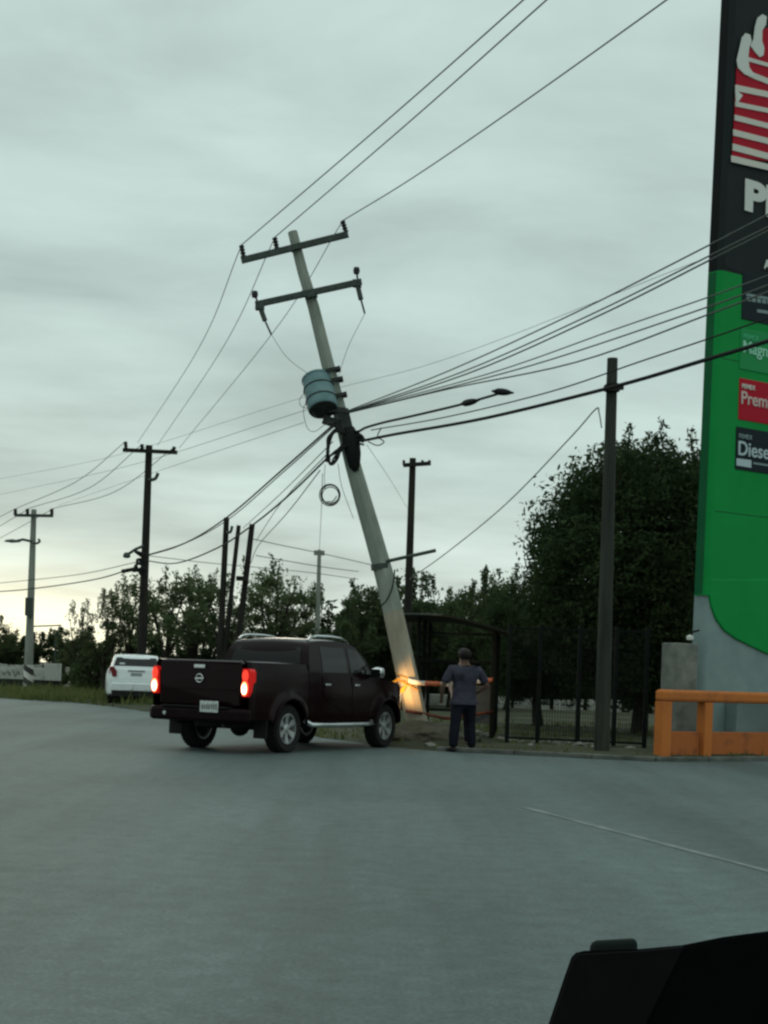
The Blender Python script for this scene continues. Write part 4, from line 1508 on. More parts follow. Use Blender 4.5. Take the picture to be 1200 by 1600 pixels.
ztop = lambda x: 2.42 - .10 * ((x - .9) / 1.4) ** 2 - (.17 * max(0, (x - 1.2) / 1.2))
for t in (0, .5, 1.0):
    for x in (sx0, sx1):
        MB().bar(shp(x, 0, t), shp(x, ztop(x) - .02, t), .075, .075, (0, 1, 0)).build('post', M_iron, sh)
rf = MB()
xs_ = frange(.18, 2.36, 14)
vs = []
for x in xs_:
    for t in (-.12, 1.1):
        vs += [shp(x, ztop(x), t), shp(x, ztop(x) + .035, t)]
fs = []
for i in range(len(xs_) - 1):
    a = i * 4; b_ = a + 4
    fs += [(a, b_, b_ + 2, a + 2), (a + 1, a + 3, b_ + 3, b_ + 1), (a, a + 1, b_ + 1, b_), (a + 2, b_ + 2, b_ + 3, a + 3)]
fs += [(0, 2, 3, 1), (len(vs) - 4, len(vs) - 3, len(vs) - 1, len(vs) - 2)]
rf.add(vs, fs)
rf.build('roof', M_shr, sh, smooth=True)
ed = MB(); ed.tube([shp(x, ztop(x) + .02, -.14) for x in xs_[:7]], .022, 6)
ed.build('roof_edge_trim', M_steel, sh)
for x0_, x1_, z_, t_ in ((sx0, sx1, 1.57, 0), (sx0, sx1, 2.1, 0), (sx0, sx1, 1.57, 1), (sx0, sx1, .55, 1)):
    MB().bar(shp(x0_, z_, t_), shp(x1_, z_, t_), .05, .05).build('rail', M_iron, sh)
MB().prism([shp(x, z, .0) for x, z in ((1.62, .38), (2.07, .38), (2.07, 1.12), (1.62, 1.12))], (0, .03, 0)).build('notice_board', mat('notice_board', (.045, .055, .06), .6, (.06, .07, .075), scale=6), sh)
bs = MB(); bs.prism([shp(1.55, .42, .15), shp(1.95, .42, .15), shp(1.95, .42, .95), shp(1.55, .42, .95)], (0, 0, .06))
bs.build('bench', M_iron, sh)

# fence
f0, f1 = Vector((2.45, 28.9, 0)), Vector((5.5, 28.1, 0))
fe = empty('metal_fence', f0, 0, 'dark metal mesh fence between the shelter and the sign', 'fence')
fposts = [795, 843, 905, 962, 1010]
fp = []
for px in fposts:
    t = 0.0
    # intersect with the fence line
    u = (px - 600) / F
    d_ = f1 - f0
    t = (u * f0.y - f0.x) / (d_.x - u * d_.y)
    fp.append(f0 + d_ * t)
for p in fp:
    MB().bar(p - f0, p - f0 + Vector((0, 0, 2.3)), .075, .075, (0, 1, 0)).build('post', M_iron, fe)
for i in range(len(fp) - 1):
    a, b_ = fp[i] - f0, fp[i + 1] - f0
    for z in (.16, 2.22):
        MB().bar(a + Vector((0, 0, z)), b_ + Vector((0, 0, z)), .04, .04).build('rail', M_iron, fe)
    ms = MB()
    k = 14
    for j in range(1, k):
        q = a.lerp(b_, j / k)
        ms.bar(q + Vector((0, .01, .16)), q + Vector((0, .01, 2.22)), .007, .007, (0, 1, 0))
    for j in range(1, 24):
        z = .16 + 2.06 * j / 24
        ms.bar(a + Vector((0, -.01, z)), b_ + Vector((0, -.01, z)), .006, .006)
    mo_ = ms.build('wire_mesh', M_iron, fe); mo_['kind'] = 'stuff'

# rubble at the fence foot and beside the shelter
M_rock = mat('pale_rubble', (0.16, 0.16, 0.14), 0.9, (0.28, 0.27, 0.24), scale=6, bump=.4)


def rock_mesh(seed):
    bm = bmesh.new(); bmesh.ops.create_icosphere(bm, subdivisions=2, radius=1)
    for v in bm.verts:
        n_ = mnoise.noise(v.co * 1.6 + Vector((seed * 3.1, seed, 0))) * .5
        v.co *= 1 + n_
        v.co.z *= .6
    me = bpy.data.meshes.new('rubble_stone'); bm.to_mesh(me); bm.free(); me.materials.append(M_rock)
    return me


rocks = [rock_mesh(i) for i in range(4)]
rk_ = random.Random(21)
spots = [(758, 1152, .13), (748, 1147, .10), (783, 1157, .10), (797, 1160, .14), (815, 1162, .08), (838, 1164, .11), (858, 1161, .13), (873, 1166, .12), (889, 1163, .12), (905, 1168, .13),
         (918, 1166, .09), (741, 1156, .09), (690, 1163, .10), (672, 1167, .08), (705, 1158, .07), (828, 1168, .07), (930, 1170, .10), (985, 1172, .08)]
for i, (px, py, sz) in enumerate(spots):
    gp_ = ground_at(px, py + 3)
    o = link(bpy.data.objects.new('rubble_stone', rocks[i % 4]))
    o.location = (gp_.x, gp_.y, .06); o.scale = (sz * 1.4, sz, sz); o.rotation_euler = (0, 0, rk_.uniform(0, 6))
    fen = 770 < px < 990
    orow = sorted(p_[0] for p_ in spots if (770 < p_[0] < 990) == fen)
    ordn = ('first', 'second', 'third', 'fourth', 'fifth', 'sixth', 'seventh', 'eighth', 'ninth', 'tenth', 'eleventh', 'twelfth')[orow.index(px)]
    lab = ordn + (' pale rubble stone from the left along the fence foot' if fen else ' pale rubble stone from the left on the soil before the shelter')
    tag(o, lab, 'stone', 'rubble along the fence' if fen else 'rubble by the shelter')

# far low whitewashed kerb wall beyond the fence, in lengths
M_white = mat('whitewash', (0.36, 0.37, 0.33), 0.9, (0.20, 0.21, 0.19), scale=2.2, detail=7, lo=.45, hi=.7)
for i, (xa, xb) in enumerate(((655, 708), (716, 772), (778, 800), (805, 862), (868, 915), (922, 948), (954, 976))):
    a, b_ = ground_at(xa, 1108), ground_at(xb, 1110)
    a.y = b_.y = 61 + i * .1
    a.x = (xa - 600) / F * 61; b_.x = (xb - 600) / F * 61
    o = MB().bar(a + Vector((0, 0, .26)), b_ + Vector((0, 0, .26)), .25, .52).build('low_wall', M_white, None, a, bevel=.03)
    o.location = a
    tag(o, ['short whitewashed low wall seen left of the person', 'whitewashed low wall length hidden behind the person', 'shortest whitewashed low wall piece right of the shelter post',
            'longest whitewashed low wall length through the fence', 'whitewashed low wall length left of the timber pole', 'whitewashed low wall piece behind the timber pole',
            'last whitewashed low wall piece right of the timber pole'][i], 'low wall')

# white wall far left
WY = 66.5
wl = empty('roadside_wall', (at(50, 1060, WY).x, WY, 0), 0, 'low white roadside wall with a dark foot behind the striped pole', 'wall')
wlo = wl.location.copy()
M_wallw = mat('white_wall_paint', (0.42, 0.44, 0.40), 0.85, (0.24, 0.25, 0.23), scale=1.6, detail=7, lo=.5, hi=.72)
xl, xr_ = at(-40, 1050, WY).x - wlo.x, at(95, 1050, WY).x - wlo.x
xm = at(70, 1050, WY).x - wlo.x
MB().box(((xl + xm) / 2, 0, .72), (xm - xl, .3, .52)).build('white_course', M_wallw, wl, bevel=.02)
MB().box(((xm + xr_) / 2 + .002, -.03, .82), (xr_ - xm, .36, .74)).build('end_block', M_wallw, wl, bevel=.02)
MB().box(((xl + xr_) / 2, 0, .23), (xr_ - xl, .26, .46)).build('dark_foot', mat('dark_wall_foot', (.025, .03, .025), .9), wl)
rw_ = random.Random(8)
for k in range(11):
    xk = xl + .9 + (xm - xl - 1.0) * k / 11
    MB().box((xk, -.02, 1.0 + rw_.uniform(.0, .05)), (rw_.uniform(.15, .36), .2, rw_.uniform(.06, .2)), Matrix.Rotation(rw_.uniform(-.3, .3), 3, 'Y')).build('coping_stone', M_white, wl, bevel=.02)
gr = MB()
for k in range(14):    # faded painted strokes on the wall face
    xk = xl + 1.0 + (xm - xl - 1.3) * k / 14 + rw_.uniform(-.05, .05)
    gr.box((xk, -.152, .70 + rw_.uniform(-.06, .06)), (.05, .006, rw_.uniform(.14, .30)), Matrix.Rotation(rw_.uniform(-.6, .6), 3, 'Y'))
gr.build('faded_painted_lettering', mat('faded_paint', (.12, .13, .12), .9), wl)

# thin distant post with an arm at far left
q = at(86, 1030, 70)
tp = empty('sign_post', (q.x, 70, 0), 0, 'thin pale post with a level arm left of the white hatchback', 'post')
zq = at(86, 985, 70).z
MB().tube([(0, 0, 0), (0, 0, zq)], .04, 8).build('post', M_steel, tp)
MB().bar((at(46, 979, 70).x - q.x, 0, at(46, 979, 70).z), (at(96, 977, 70).x - q.x, 0, at(96, 977, 70).z), .06, .06).build('arm', M_steel, tp)

# ---- barrier tapes between the leaning pole and the shelter


def ribbon(name, pts, h, m, label):
    pts = [Vector(p) for p in pts]
    pp = spl(pts, 8)
    rr_ = random.Random(len(label))
    base = pp[0].copy()
    vs, fs = [], []
    for i, p in enumerate(pp):
        tw = .35 * math.sin(i * .55)
        o_ = Vector((0, math.sin(tw), math.cos(tw))) * h / 2
        vs += [p + o_, p - o_]
    fs = [(2 * i, 2 * i + 1, 2 * i + 3, 2 * i + 2) for i in range(len(pp) - 1)]
    o = MB().add(vs, fs).build(name, m, None, base, smooth=True)
    sm = o.modifiers.new('thickness', 'SOLIDIFY'); sm.thickness = .003
    o.location = base
    return tag(o, label, 'barrier tape')


M_tape = stripe_mat('orange_white_tape', (0.62, 0.60, 0.54), (0.55, 0.14, 0.06), 1.6, (1, 0, 0))
M_tape2 = mat('dark_red_tape', (0.10, 0.022, 0.012), .6, (.16, .05, .03), scale=5)
ribbon('barrier_tape', [at(638, 1063, PY - .24), at(656, 1067, PY - .2), at(680, 1068, 28.8), at(700, 1069, 29.2), at(735, 1066, 29.5), at(770, 1062, 29.65)], .085, M_tape, 'orange and white barrier tape tied from the leaning pole to the shelter')
ribbon('barrier_tape', [at(634, 1111, PY - .24), at(655, 1114, PY - .24), at(680, 1119, 28.8), at(705, 1122, 29.2), at(770, 1112, 29.65)], .06, M_tape2, 'dark red barrier tape strung low from the leaning pole')

# ------------------------------------------------------------------ vegetation
M_leafd = leaf_mat('leaf_dark', (0.026, 0.042, 0.020), (0.056, 0.080, 0.036), .28)
M_leafm = leaf_mat('leaf_mid', (0.062, 0.090, 0.044), (0.13, 0.165, 0.08), .48)
M_leafl = leaf_mat('leaf_pale', (0.055, 0.074, 0.036), (0.11, 0.13, 0.065), .45)
M_bark = mat('bark', (0.022, 0.019, 0.015), 0.95, (0.045, 0.038, 0.03), scale=9, stretch=(1, 1, .3), bump=.4)
M_grass = leaf_mat('grass_blades', (0.070, 0.095, 0.033), (0.165, 0.18, 0.07), .4)


def leaves_mesh(name, C, size, rng, m, flat=.0):
    """one small diamond-shaped face at each centre"""
    n = len(C)
    C = np.asarray(C, dtype=np.float64)
    d_ = rng.normal(size=(n, 3)); d_ /= np.linalg.norm(d_, axis=1)[:, None]
    e = rng.normal(size=(n, 3)); e -= d_ * (d_ * e).sum(1)[:, None]; e /= np.linalg.norm(e, axis=1)[:, None]
    s_ = size * rng.uniform(.6, 1.35, size=(n, 1))
    V = np.stack([C - d_ * s_, C + e * s_ * .42, C + d_ * s_, C - e * s_ * .42], 1).reshape(-1, 3)
    me = bpy.data.meshes.new(name)
    me.vertices.add(n * 4); me.loops.add(n * 4); me.polygons.add(n)
    me.vertices.foreach_set('co', V.astype(np.float32).ravel())
    me.loops.foreach_set('vertex_index', np.arange(n * 4, dtype=np.int32))
    me.polygons.foreach_set('loop_start', np.arange(0, n * 4, 4, dtype=np.int32))
    me.polygons.foreach_set('loop_total', np.full(n, 4, dtype=np.int32))
    me.update(calc_edges=True)
    me.materials.append(m)
    return me


def open_tree(seed, H, Rw, leaf, per, m, nlimb=8, low=.22, sprigs=10):
    """tapered trunk, forking limbs and twig-borne leaf clumps with gaps"""
    r_ = random.Random(seed); rng = np.random.default_rng(seed)
    mb = MB(); C = []
    th = H * r_.uniform(low, low + .1)
    lean = Vector((r_.uniform(-.12, .12), r_.uniform(-.12, .12), 0))
    tr_ = [Vector((0, 0, -.05)), Vector((0, 0, th * .5)) + lean * th, Vector((0, 0, th)) + lean * th * 1.6]
    r0 = .028 * H
    mb.tube(spl(tr_, 4), [r0 * (1 - .45 * i / 8) for i in range(9)], 8)
    top = tr_[-1]

    def clump(p, s_, k):
        C.extend((np.array(p) + np.clip(rng.normal(size=(k, 3)), -1.6, 1.6) * np.array([s_, s_, s_ * .8])).tolist())

    for i in range(nlimb):
        a = 2 * math.pi * (i + r_.uniform(-.35, .35)) / nlimb
        up = r_.uniform(.25, 1.0)
        rad = Rw * (r_.uniform(.65, 1.05)) * (1.15 - .6 * up)
        end = Vector((math.cos(a) * rad, math.sin(a) * rad, th + (H - th) * (.25 + .68 * up)))
        mid = top.lerp(end, .5) + Vector((r_.uniform(-.1, .1) * Rw, r_.uniform(-.1, .1) * Rw, .12 * H * r_.uniform(-.3, .8)))
        lp_ = spl([top, mid, end], 5)
        n_ = len(lp_)
        mb.tube(lp_, [r0 * .5 * (1 - .8 * k / (n_ - 1)) for k in range(n_)], 6)
        for q in range(4):
            b0 = lp_[int(n_ * (.35 + .6 * q / 4))]
            dr_ = Vector((math.cos(a) + r_.uniform(-1.1, 1.1), math.sin(a) + r_.uniform(-1.1, 1.1), r_.uniform(-.25, 1.1))).normalized()
            ln_ = Rw * r_.uniform(.25, .6)
            b1 = b0 + dr_ * ln_
            mb.tube([b0, b0.lerp(b1, .5) + Vector((0, 0, .05)), b1], [r0 * .16, r0 * .11, r0 * .05], 5)
            for t in (.45, .75, 1.0):
                clump(b0.lerp(b1, t), Rw * r_.uniform(.06, .12), int(per * r_.choice((.2, .6, 1.0, 1.8))))
        clump(end, Rw * .13, per)
    for k in range(sprigs):
        a = r_.uniform(0, 6.28); rr_ = Rw * r_.uniform(.05, .8)
        b0 = Vector((math.cos(a) * rr_, math.sin(a) * rr_, H * r_.uniform(.72, .88)))
        b1 = b0 + Vector((r_.uniform(-.15, .15), r_.uniform(-.15, .15), H * r_.uniform(.10, .22)))
        mb.tube([b0 - Vector((0, 0, .2)), b1], [.018, .006], 4)
        for t in frange(.2, 1, 5):
            clump(b0.lerp(b1, t), .07, int(per * .22) + 1)
    return mb, leaves_mesh('crown', C, leaf, rng, m)


def dense_tree(seed, H, Rx, Ry, zc_, rz_, nleaf, leaf, m, lumps=90, sprigs=8):
    r_ = random.Random(seed); rng = np.random.default_rng(seed)
    C = []
    mb = MB()
    mb.tube(spl([Vector((0, 0, -.05)), Vector((.08, .05, zc_ * .4)), Vector((0, 0, zc_))], 5), [.22 * (1 - .07 * i) for i in range(11)], 9)
    per = nleaf // lumps
    for i in range(lumps):
        while True:
            v = Vector((r_.uniform(-1, 1), r_.uniform(-1, 1), r_.uniform(-1, 1)))
            if .25 < v.length < 1: break
        v = v.normalized() * (v.length ** .45)
        c_ = Vector((v.x * Rx * .90, v.y * Ry * .90, zc_ + v.z * rz_ * .90))
        zlow = .25 if rz_ < 2 else 1.25
        if c_.z < zlow: c_.z = zlow + r_.uniform(0, .5)
        s_ = r_.uniform(.18, .34) * (Rx / 2.6)
        C.extend((np.array(c_) + np.clip(rng.normal(size=(per, 3)), -1.45, 1.45) * s_ * 1.1).tolist())
        if i % 4 == 0:
            base_ = Vector((0, 0, zc_ * r_.uniform(.35, .9)))
            mb.tube(spl([base_, base_.lerp(c_, .5) + Vector((0, 0, .15)), c_], 4), [.07 * (1 - .1 * k) for k in range(9)], 5)
    for k in range(sprigs):
        a = r_.uniform(0, 6.28); rr_ = r_.uniform(.1, .75)
        b0 = Vector((math.cos(a) * rr_ * Rx, math.sin(a) * rr_ * Ry, zc_ + rz_ * math.sqrt(max(.05, 1 - rr_ * rr_)) * .92))
        b1 = b0 + Vector((r_.uniform(-.2, .2), r_.uniform(-.2, .2), r_.uniform(.4, .95)))
        mb.tube([b0 - Vector((0, 0, .3)), b1], [.02, .006], 4)
        for t in frange(.1, 1, 7):
            C.extend((np.array(b0.lerp(b1, t)) + rng.normal(size=(14, 3)) * (.10 * (1.2 - .7 * t))).tolist())
    C = [c for c in C if c[2] > .03]
    return mb, leaves_mesh('crown', C, leaf, rng, m)


def place_tree(name, parts_, loc, sc_, rz, label, cat='tree', group=None):
    e = empty(name, loc, rz, label, cat, group)
    e.scale = (sc_[0], sc_[1], sc_[2])
    tk, cr_ = parts_
    if isinstance(tk, MB):
        parts_[0] = tk = tk.build('trunk', M_bark, None, smooth=True).data
        for o in list(bpy.data.objects):
            if o.data is tk: bpy.data.objects.remove(o, do_unlink=True)
    link(bpy.data.objects.new('trunk', tk), e)
    link(bpy.data.objects.new('crown', cr_), e)
    return e


# the great dark tree by the sign
big = list(dense_tree(31, 7.0, 2.9, 2.4, 3.7, 3.05, 120000, .062, M_leafd, lumps=260, sprigs=9))
bt = at(1003, 1000, 35.5)
place_tree('broadleaf_tree', big, (bt.x, 35.5, 0), (1, 1, 1), .4, 'large dense dark tree rising behind the timber pole and the sign')
big2 = list(dense_tree(37, 6.0, 2.2, 2.0, 3.0, 2.7, 60000, .062, M_leafd, lumps=150, sprigs=6))
q = at(1062, 1000, 37.5)
place_tree('broadleaf_tree', big2, (q.x + .6, 37.5, 0), (1.05, 1.05, 1.20), 1.3, 'dense dark tree mostly hidden behind the green sign')
q = at(846, 1000, 38.5)
place_tree('broadleaf_tree', big2, (q.x, 38.5, 0), (.72, .72, .70), 2.3, 'smaller dark tree at the left foot of the great dark tree')

# open trees along the back
T = [list(open_tree(3, 5.0, 1.6, .078, 40, M_leafm, 8, .26, 9)),
     list(open_tree(8, 5.0, 1.75, .078, 46, M_leafm, 8, .26, 5)),
     list(open_tree(14, 5.0, 1.5, .078, 30, M_leafl, 7, .26, 12))]
M_leafo = leaf_mat('leaf_olive', (0.042, 0.064, 0.032), (0.090, 0.118, 0.056), .4)
D = [list(open_tree(22, 5.0, 1.9, .085, 74, M_leafo, 11, .14, 3)),
     list(open_tree(27, 5.0, 1.8, .085, 80, M_leafo, 11, .12, 4))]
back = [  # px, top row, depth, kind, width factor, label
    (-12, 958, 72, D[0], 1.0, 'dark tree cut by the left edge behind the striped pole'),
    (122, 940, 63, T[2], .85, 'leftmost open tree, between the striped pole and the white hatchback'),
    (165, 925, 60, T[2], 1.0, 'open pale tree just left of the white hatchback'),
    (205, 905, 61, T[0], .9, 'open tree directly behind the dark wooden pole'),
    (258, 884, 58, T[1], .95, 'tall open tree just right of the dark wooden pole'),
    (300, 893, 60, T[0], .95, 'open tree left of the three wooden poles'),
    (345, 893, 57, T[1], .9, 'open tree standing at the three wooden poles'),
    (428, 882, 59, T[0], 1.1, 'open tree right of the three wooden poles'),
    (462, 902, 62, T[1], .8, 'open tree just left of the thin pale pole'),
    (545, 925, 55, D[0], .75, 'dark tree between the thin pale pole and the leaning pole'),
    (588, 888, 57, D[1], .8, 'dark tree directly behind the leaning pole'),
    (655, 884, 56, D[0], .95, 'dark tree at the foot of the pole right of the leaning pole'),
    (702, 890, 58, D[1], .8, 'dark tree above the shelter roof'),
    (745, 880, 55, D[0], .8, 'dark tree above the right end of the shelter'),
    (790, 893, 57, T[1], .85, 'open tree between the shelter and the great dark tree'),
]
for i, (px, ty, Yv, kd, wf_, lab) in enumerate(back):
    p = at(px, ty, Yv)
    sz = p.z / 5.15
    place_tree('mesquite_tree', kd, (at(px, 1060, Yv).x, Yv, 0), (sz * wf_, sz * wf_, sz), i * 1.37, lab, 'tree', 'trees along the back of the verge')

# bushes that close the view under the trees
B = [list(dense_tree(41, 2.0, 1.5, 1.2, .95, 1.0, 9000, .085, M_leafd, lumps=40, sprigs=10)),
     list(dense_tree(45, 2.0, 1.3, 1.2, 1.0, 1.1, 8000, .085, M_leafd, lumps=36, sprigs=12)),
     list(dense_tree(49, 2.0, 1.5, 1.2, .9, .95, 7000, .085, M_leafm, lumps=36, sprigs=14))]
bush = [(-20, 74, 2, 1.1, 'bush at the left edge behind the white wall'), (30, 73, 2, 1.0, 'dark bush behind the striped pole foot'),
        (75, 72, 1, 1.0, 'dark bush behind the end block of the white wall'), (124, 69, 2, .95, 'dark bush right of the white wall'),
        (150, 63, 2, .85, 'bush just left of the white hatchback'), (195, 64, 0, .85, 'dark bush behind the white hatchback roof'),
        (240, 63, 1, .85, 'dark bush behind the pickup tailgate'), (290, 63, 0, .9, 'dark bush behind the left half of the pickup bed'),
        (340, 62, 1, .95, 'dark bush behind the rear window of the pickup'), (395, 62, 0, 1.0, 'dark bush behind the pickup roof rail'),
        (445, 62, 1, 1.0, 'dark bush behind the pickup cab'), (495, 61, 0, 1.0, 'dark bush at the foot of the thin pale pole'),
        (540, 60, 1, 1.4, 'dark bush behind the pickup windscreen'), (585, 60, 0, 1.4, 'dark bush behind the pickup mirror'),
        (632, 63, 1, 1.45, 'dark bush behind the foot of the leaning pole'), (680, 63, 0, 1.45, 'dark bush seen through the shelter, left'),
        (725, 63, 1, 1.4, 'dark bush seen through the shelter, right'), (772, 63, 0, 1.5, 'dark bush behind the shelter right post'),
        (820, 63, 1, 1.5, 'dark bush seen through the fence, left'), (868, 64, 0, 1.6, 'dark bush seen through the fence, middle'),
        (915, 64, 1, 1.6, 'dark bush seen through the fence left of the timber pole'), (962, 64, 0, 1.6, 'dark bush seen through the fence right of the timber pole'),
        (1010, 64, 1, 1.6, 'dark bush between the fence and the orange barrier')]
for i, (px, Yv, kd, sz, lab) in enumerate(bush):
    place_tree('bush', B[kd], (at(px, 1060, Yv).x, Yv, 0), (sz, sz, sz), i * 2.1, lab, 'bush', 'bushes under the trees')

# rough grass on the verge
def in_poly(x, y, pl_):
    c_ = False
    j = len(pl_) - 1
    for i in range(len(pl_)):
        xi, yi = pl_[i]; xj, yj = pl_[j]
        if (yi > y) != (yj > y) and x < (xj - xi) * (y - yi) / (yj - yi) + xi: c_ = not c_
        j = i
    return c_


rg_ = random.Random(77)
gv, gf = [], []


def blade(x, y, h):
    a = rg_.uniform(0, 6.28); w_ = .02 + .02 * rg_.random()
    dx, dy = math.cos(a) * w_, math.sin(a) * w_
    lx, ly = rg_.uniform(-.4, .4) * h, rg_.uniform(-.4, .4) * h
    b0 = len(gv)
    gv.extend([(x - dx, y - dy, 0), (x + dx, y + dy, 0), (x + lx, y + ly, h)])
    gf.append((b0, b0 + 1, b0 + 2))


for k in range(26000):      # left verge
    x = rg_.uniform(-17, -5); y = rg_.uniform(46, 64)
    if in_poly(x, y, poly): continue
    if math.sin(x * 2.1 + y) * .5 + rg_.random() < .35: continue
    blade(x, y, rg_.uniform(.08, .42) * (1 if rg_.random() > .05 else 1.7))
for k in range(11000):      # round the pole, shelter and fence
    x = rg_.uniform(-4, 7.5); y = rg_.uniform(26, 42)
    if in_poly(x, y, poly): continue
    if mnoise.noise(Vector((x * .8, y * .8, 3.3))) < -.02: continue
    blade(x, y, rg_.uniform(.03, .24) * (1 if y > 30 else .75))
me = bpy.data.meshes.new('grass'); me.from_pydata(gv, [], gf); me.materials.append(M_grass)
tag(link(bpy.data.objects.new('grass', me)), 'rough uneven grass growing along the verge', 'grass', kind='stuff')


# ------------------------------------------------------------------ people
def skin_mesh(name, verts, edges, root, m, sub=2):
    me = bpy.data.meshes.new(name)
    me.from_pydata([v[:3] for v in verts], edges, [])
    o = bpy.data.objects.new('tmp_skin', me); COL.objects.link(o)
    o.modifiers.new('skin', 'SKIN')
    if not me.skin_vertices: me.attributes.new('x', 'FLOAT', 'POINT')
    sv = me.skin_vertices[0].data
    for i, v in enumerate(verts):
        rx = v[3]; ry = v[4] if len(v) > 4 else v[3]
        sv[i].radius = (rx, ry)
        sv[i].use_root = (i == root)
    s_ = o.modifiers.new('sub', 'SUBSURF'); s_.levels = sub; s_.render_levels = sub
    dg = bpy.context.evaluated_depsgraph_get(); dg.update()
    nm = bpy.data.meshes.new_from_object(o.evaluated_get(dg))
    bpy.data.objects.remove(o, do_unlink=True)
    nm.name = name
    nm.materials.clear(); nm.materials.append(m)
    for p in nm.polygons: p.use_smooth = True
    return nm


M_skin = mat('skin', (0.095, 0.056, 0.044), 0.6, (0.12, 0.072, 0.054), scale=12)
M_skin2 = mat('skin_light', (0.26, 0.18, 0.15), 0.55, (0.30, 0.21, 0.17), scale=12)
M_hair = mat('dark_hair', (0.008, 0.007, 0.007), 0.6, (0.014, 0.012, 0.011), scale=40)


def person(loc, rz, label, shirt, trouser, skin, la, ra, sc_=1.0, cap=None):
    """la/ra: (elbow, wrist) of the left and right arm; x right, y forward"""
    e = empty('person', loc, rz, label, 'person'); e.scale = (sc_,) * 3
    V, E = [], []

    def av(x, y, z, r, r2=None, frm=None):
        V.append((x, y, z, r, r2 if r2 is not None else r))
        if frm is not None: E.append((frm, len(V) - 1))
        return len(V) - 1
    pel = av(0, 0, .95, .145, .10)
    sp = av(0, .01, 1.14, .135, .095, pel)
    ch = av(0, .0, 1.34, .155, .105, sp)
    nb_ = av(0, 0, 1.46, .075, .07, ch)
    nk = av(0, .015, 1.53, .052, .052, nb_)
    hd = av(0, .025, 1.60, .070, .080, nk)
    hm = av(0, .02, 1.67, .076, .092, hd)
    ht = av(0, .01, 1.735, .055, .065, hm)
    av(0, .125, 1.625, .012, .014, hd)                 # nose
    for s_ in (-1, 1): av(s_ * .085, .01, 1.64, .012, .02, hm)   # ears
    fing = []
    for s_, (el, wr_) in ((-1, la), (1, ra)):
        shd = av(s_ * .175, 0, 1.41, .062, .06, ch)
        ua = av(*(Vector((s_ * .19, 0, 1.38)).lerp(Vector(el), .5)), .048, .048, shd)
        eb = av(*el, .040, .040, ua)
        fa = av(*(Vector(el).lerp(Vector(wr_), .35)), .042, .038, eb)
        wr2 = av(*wr_, .027, .022, fa)
        d_ = (Vector(wr_) - Vector(el)).normalized()
        pm = Vector(wr_) + d_ * .075
        pa = av(*pm, .020, .042, wr2)
        sd_ = d_.cross(Vector((s_, 0, 0)))
        if sd_.length < .1: sd_ = d_.cross(Vector((0, 0, 1)))
        sd_.normalize()
        cur = Vector((-s_, 0, 0)) - d_ * d_.dot(Vector((-s_, 0, 0)))
        if cur.length > .01: cur.normalize()
        for k, ln_ in enumerate((.068, .078, .074, .058)):
            b0 = pm + sd_ * (.030 - .020 * k) + d_ * .02
            fing.append([tuple(b0), tuple(b0 + d_ * ln_ * .5 + cur * .008), tuple(b0 + d_ * ln_ * .85 + cur * .03)])
        b0 = Vector(wr_) + d_ * .03 + sd_ * .025
        fing.append([tuple(b0), tuple(b0 + d_ * .03 + sd_ * .03), tuple(b0 + d_ * .065 + sd_ * .032 + cur * .012)])
    legs = []
    for s_ in (-1, 1):
        hp = av(s_ * .095, 0, .88, .090, .092, pel)
        fy = .07 * s_
        kn = av(s_ * .13, .03 + fy, .50, .058, .060, hp)
        cf = av(s_ * .145, -.005 + fy, .34, .055, .055, kn)
        an = av(s_ * .16, fy, .085, .038, .040, cf)
        av(s_ * .19, .15 + fy, .035, .036, .028, an)
    for ch_ in fing:
        b0 = None
        for i, p in enumerate(ch_):
            b0 = av(*p, .0085 - .001 * i, .0085 - .001 * i, b0)
    # finger chains root inside the palm: joined to it
    me_b = skin_mesh('body', V, E, pel, skin)
    link(bpy.data.objects.new('body', me_b), e)
    # shirt
    V, E = [], []
    a0 = av(0, 0, .85, .195, .135); a1 = av(0, .0, .98, .190, .135, a0); a2 = av(0, .01, 1.16, .185, .132, a1); a3 = av(0, 0, 1.34, .205, .135, a2); a4 = av(0, 0, 1.47, .085, .082, a3)
    for s_, (el, wr_) in ((-1, la), (1, ra)):
        b0 = av(s_ * .205, 0, 1.40, .088, .084, a3)
        b1 = av(*(Vector((s_ * .20, 0, 1.38)).lerp(Vector(el), .55)), .072, .072, b0)
        av(*(Vector((s_ * .20, 0, 1.38)).lerp(Vector(el), .86)), .068, .068, b1)
    so = link(bpy.data.objects.new('shirt', skin_mesh('shirt', V, E, a1, shirt)), e)
    # trousers
    V, E = [], []
    c0 = av(0, 0, .99, .158, .115); c1 = av(0, 0, .90, .165, .122, c0)
    for s_ in (-1, 1):
        d0 = av(s_ * .10, 0, .80, .100, .104, c1)
        fy = .07 * s_
        d1 = av(s_ * .13, .025 + fy, .50, .080, .082, d0)
        d2 = av(s_ * .15, fy, .30, .070, .072, d1)
        av(s_ * .162, .005 + fy, .07, .066, .07, d2)
    link(bpy.data.objects.new('trousers', skin_mesh('trousers', V, E, c1, trouser)), e)
    for s_ in (-1, 1):
        V, E = [], []
        fy = .07 * s_; f0_ = av(s_ * .158, -.05 + fy, .05, .045, .045); f1_ = av(s_ * .172, .06 + fy, .045, .050, .042, f0_); av(s_ * .195, .19 + fy, .035, .042, .028, f1_)
        link(bpy.data.objects.new('shoe', skin_mesh('shoe', V, E, f0_, M_plast)), e)
    # hair: cap over the skull, open at the face
    hb = MB()
    vs, fs = [], []
    nu_, nv_ = 20, 9
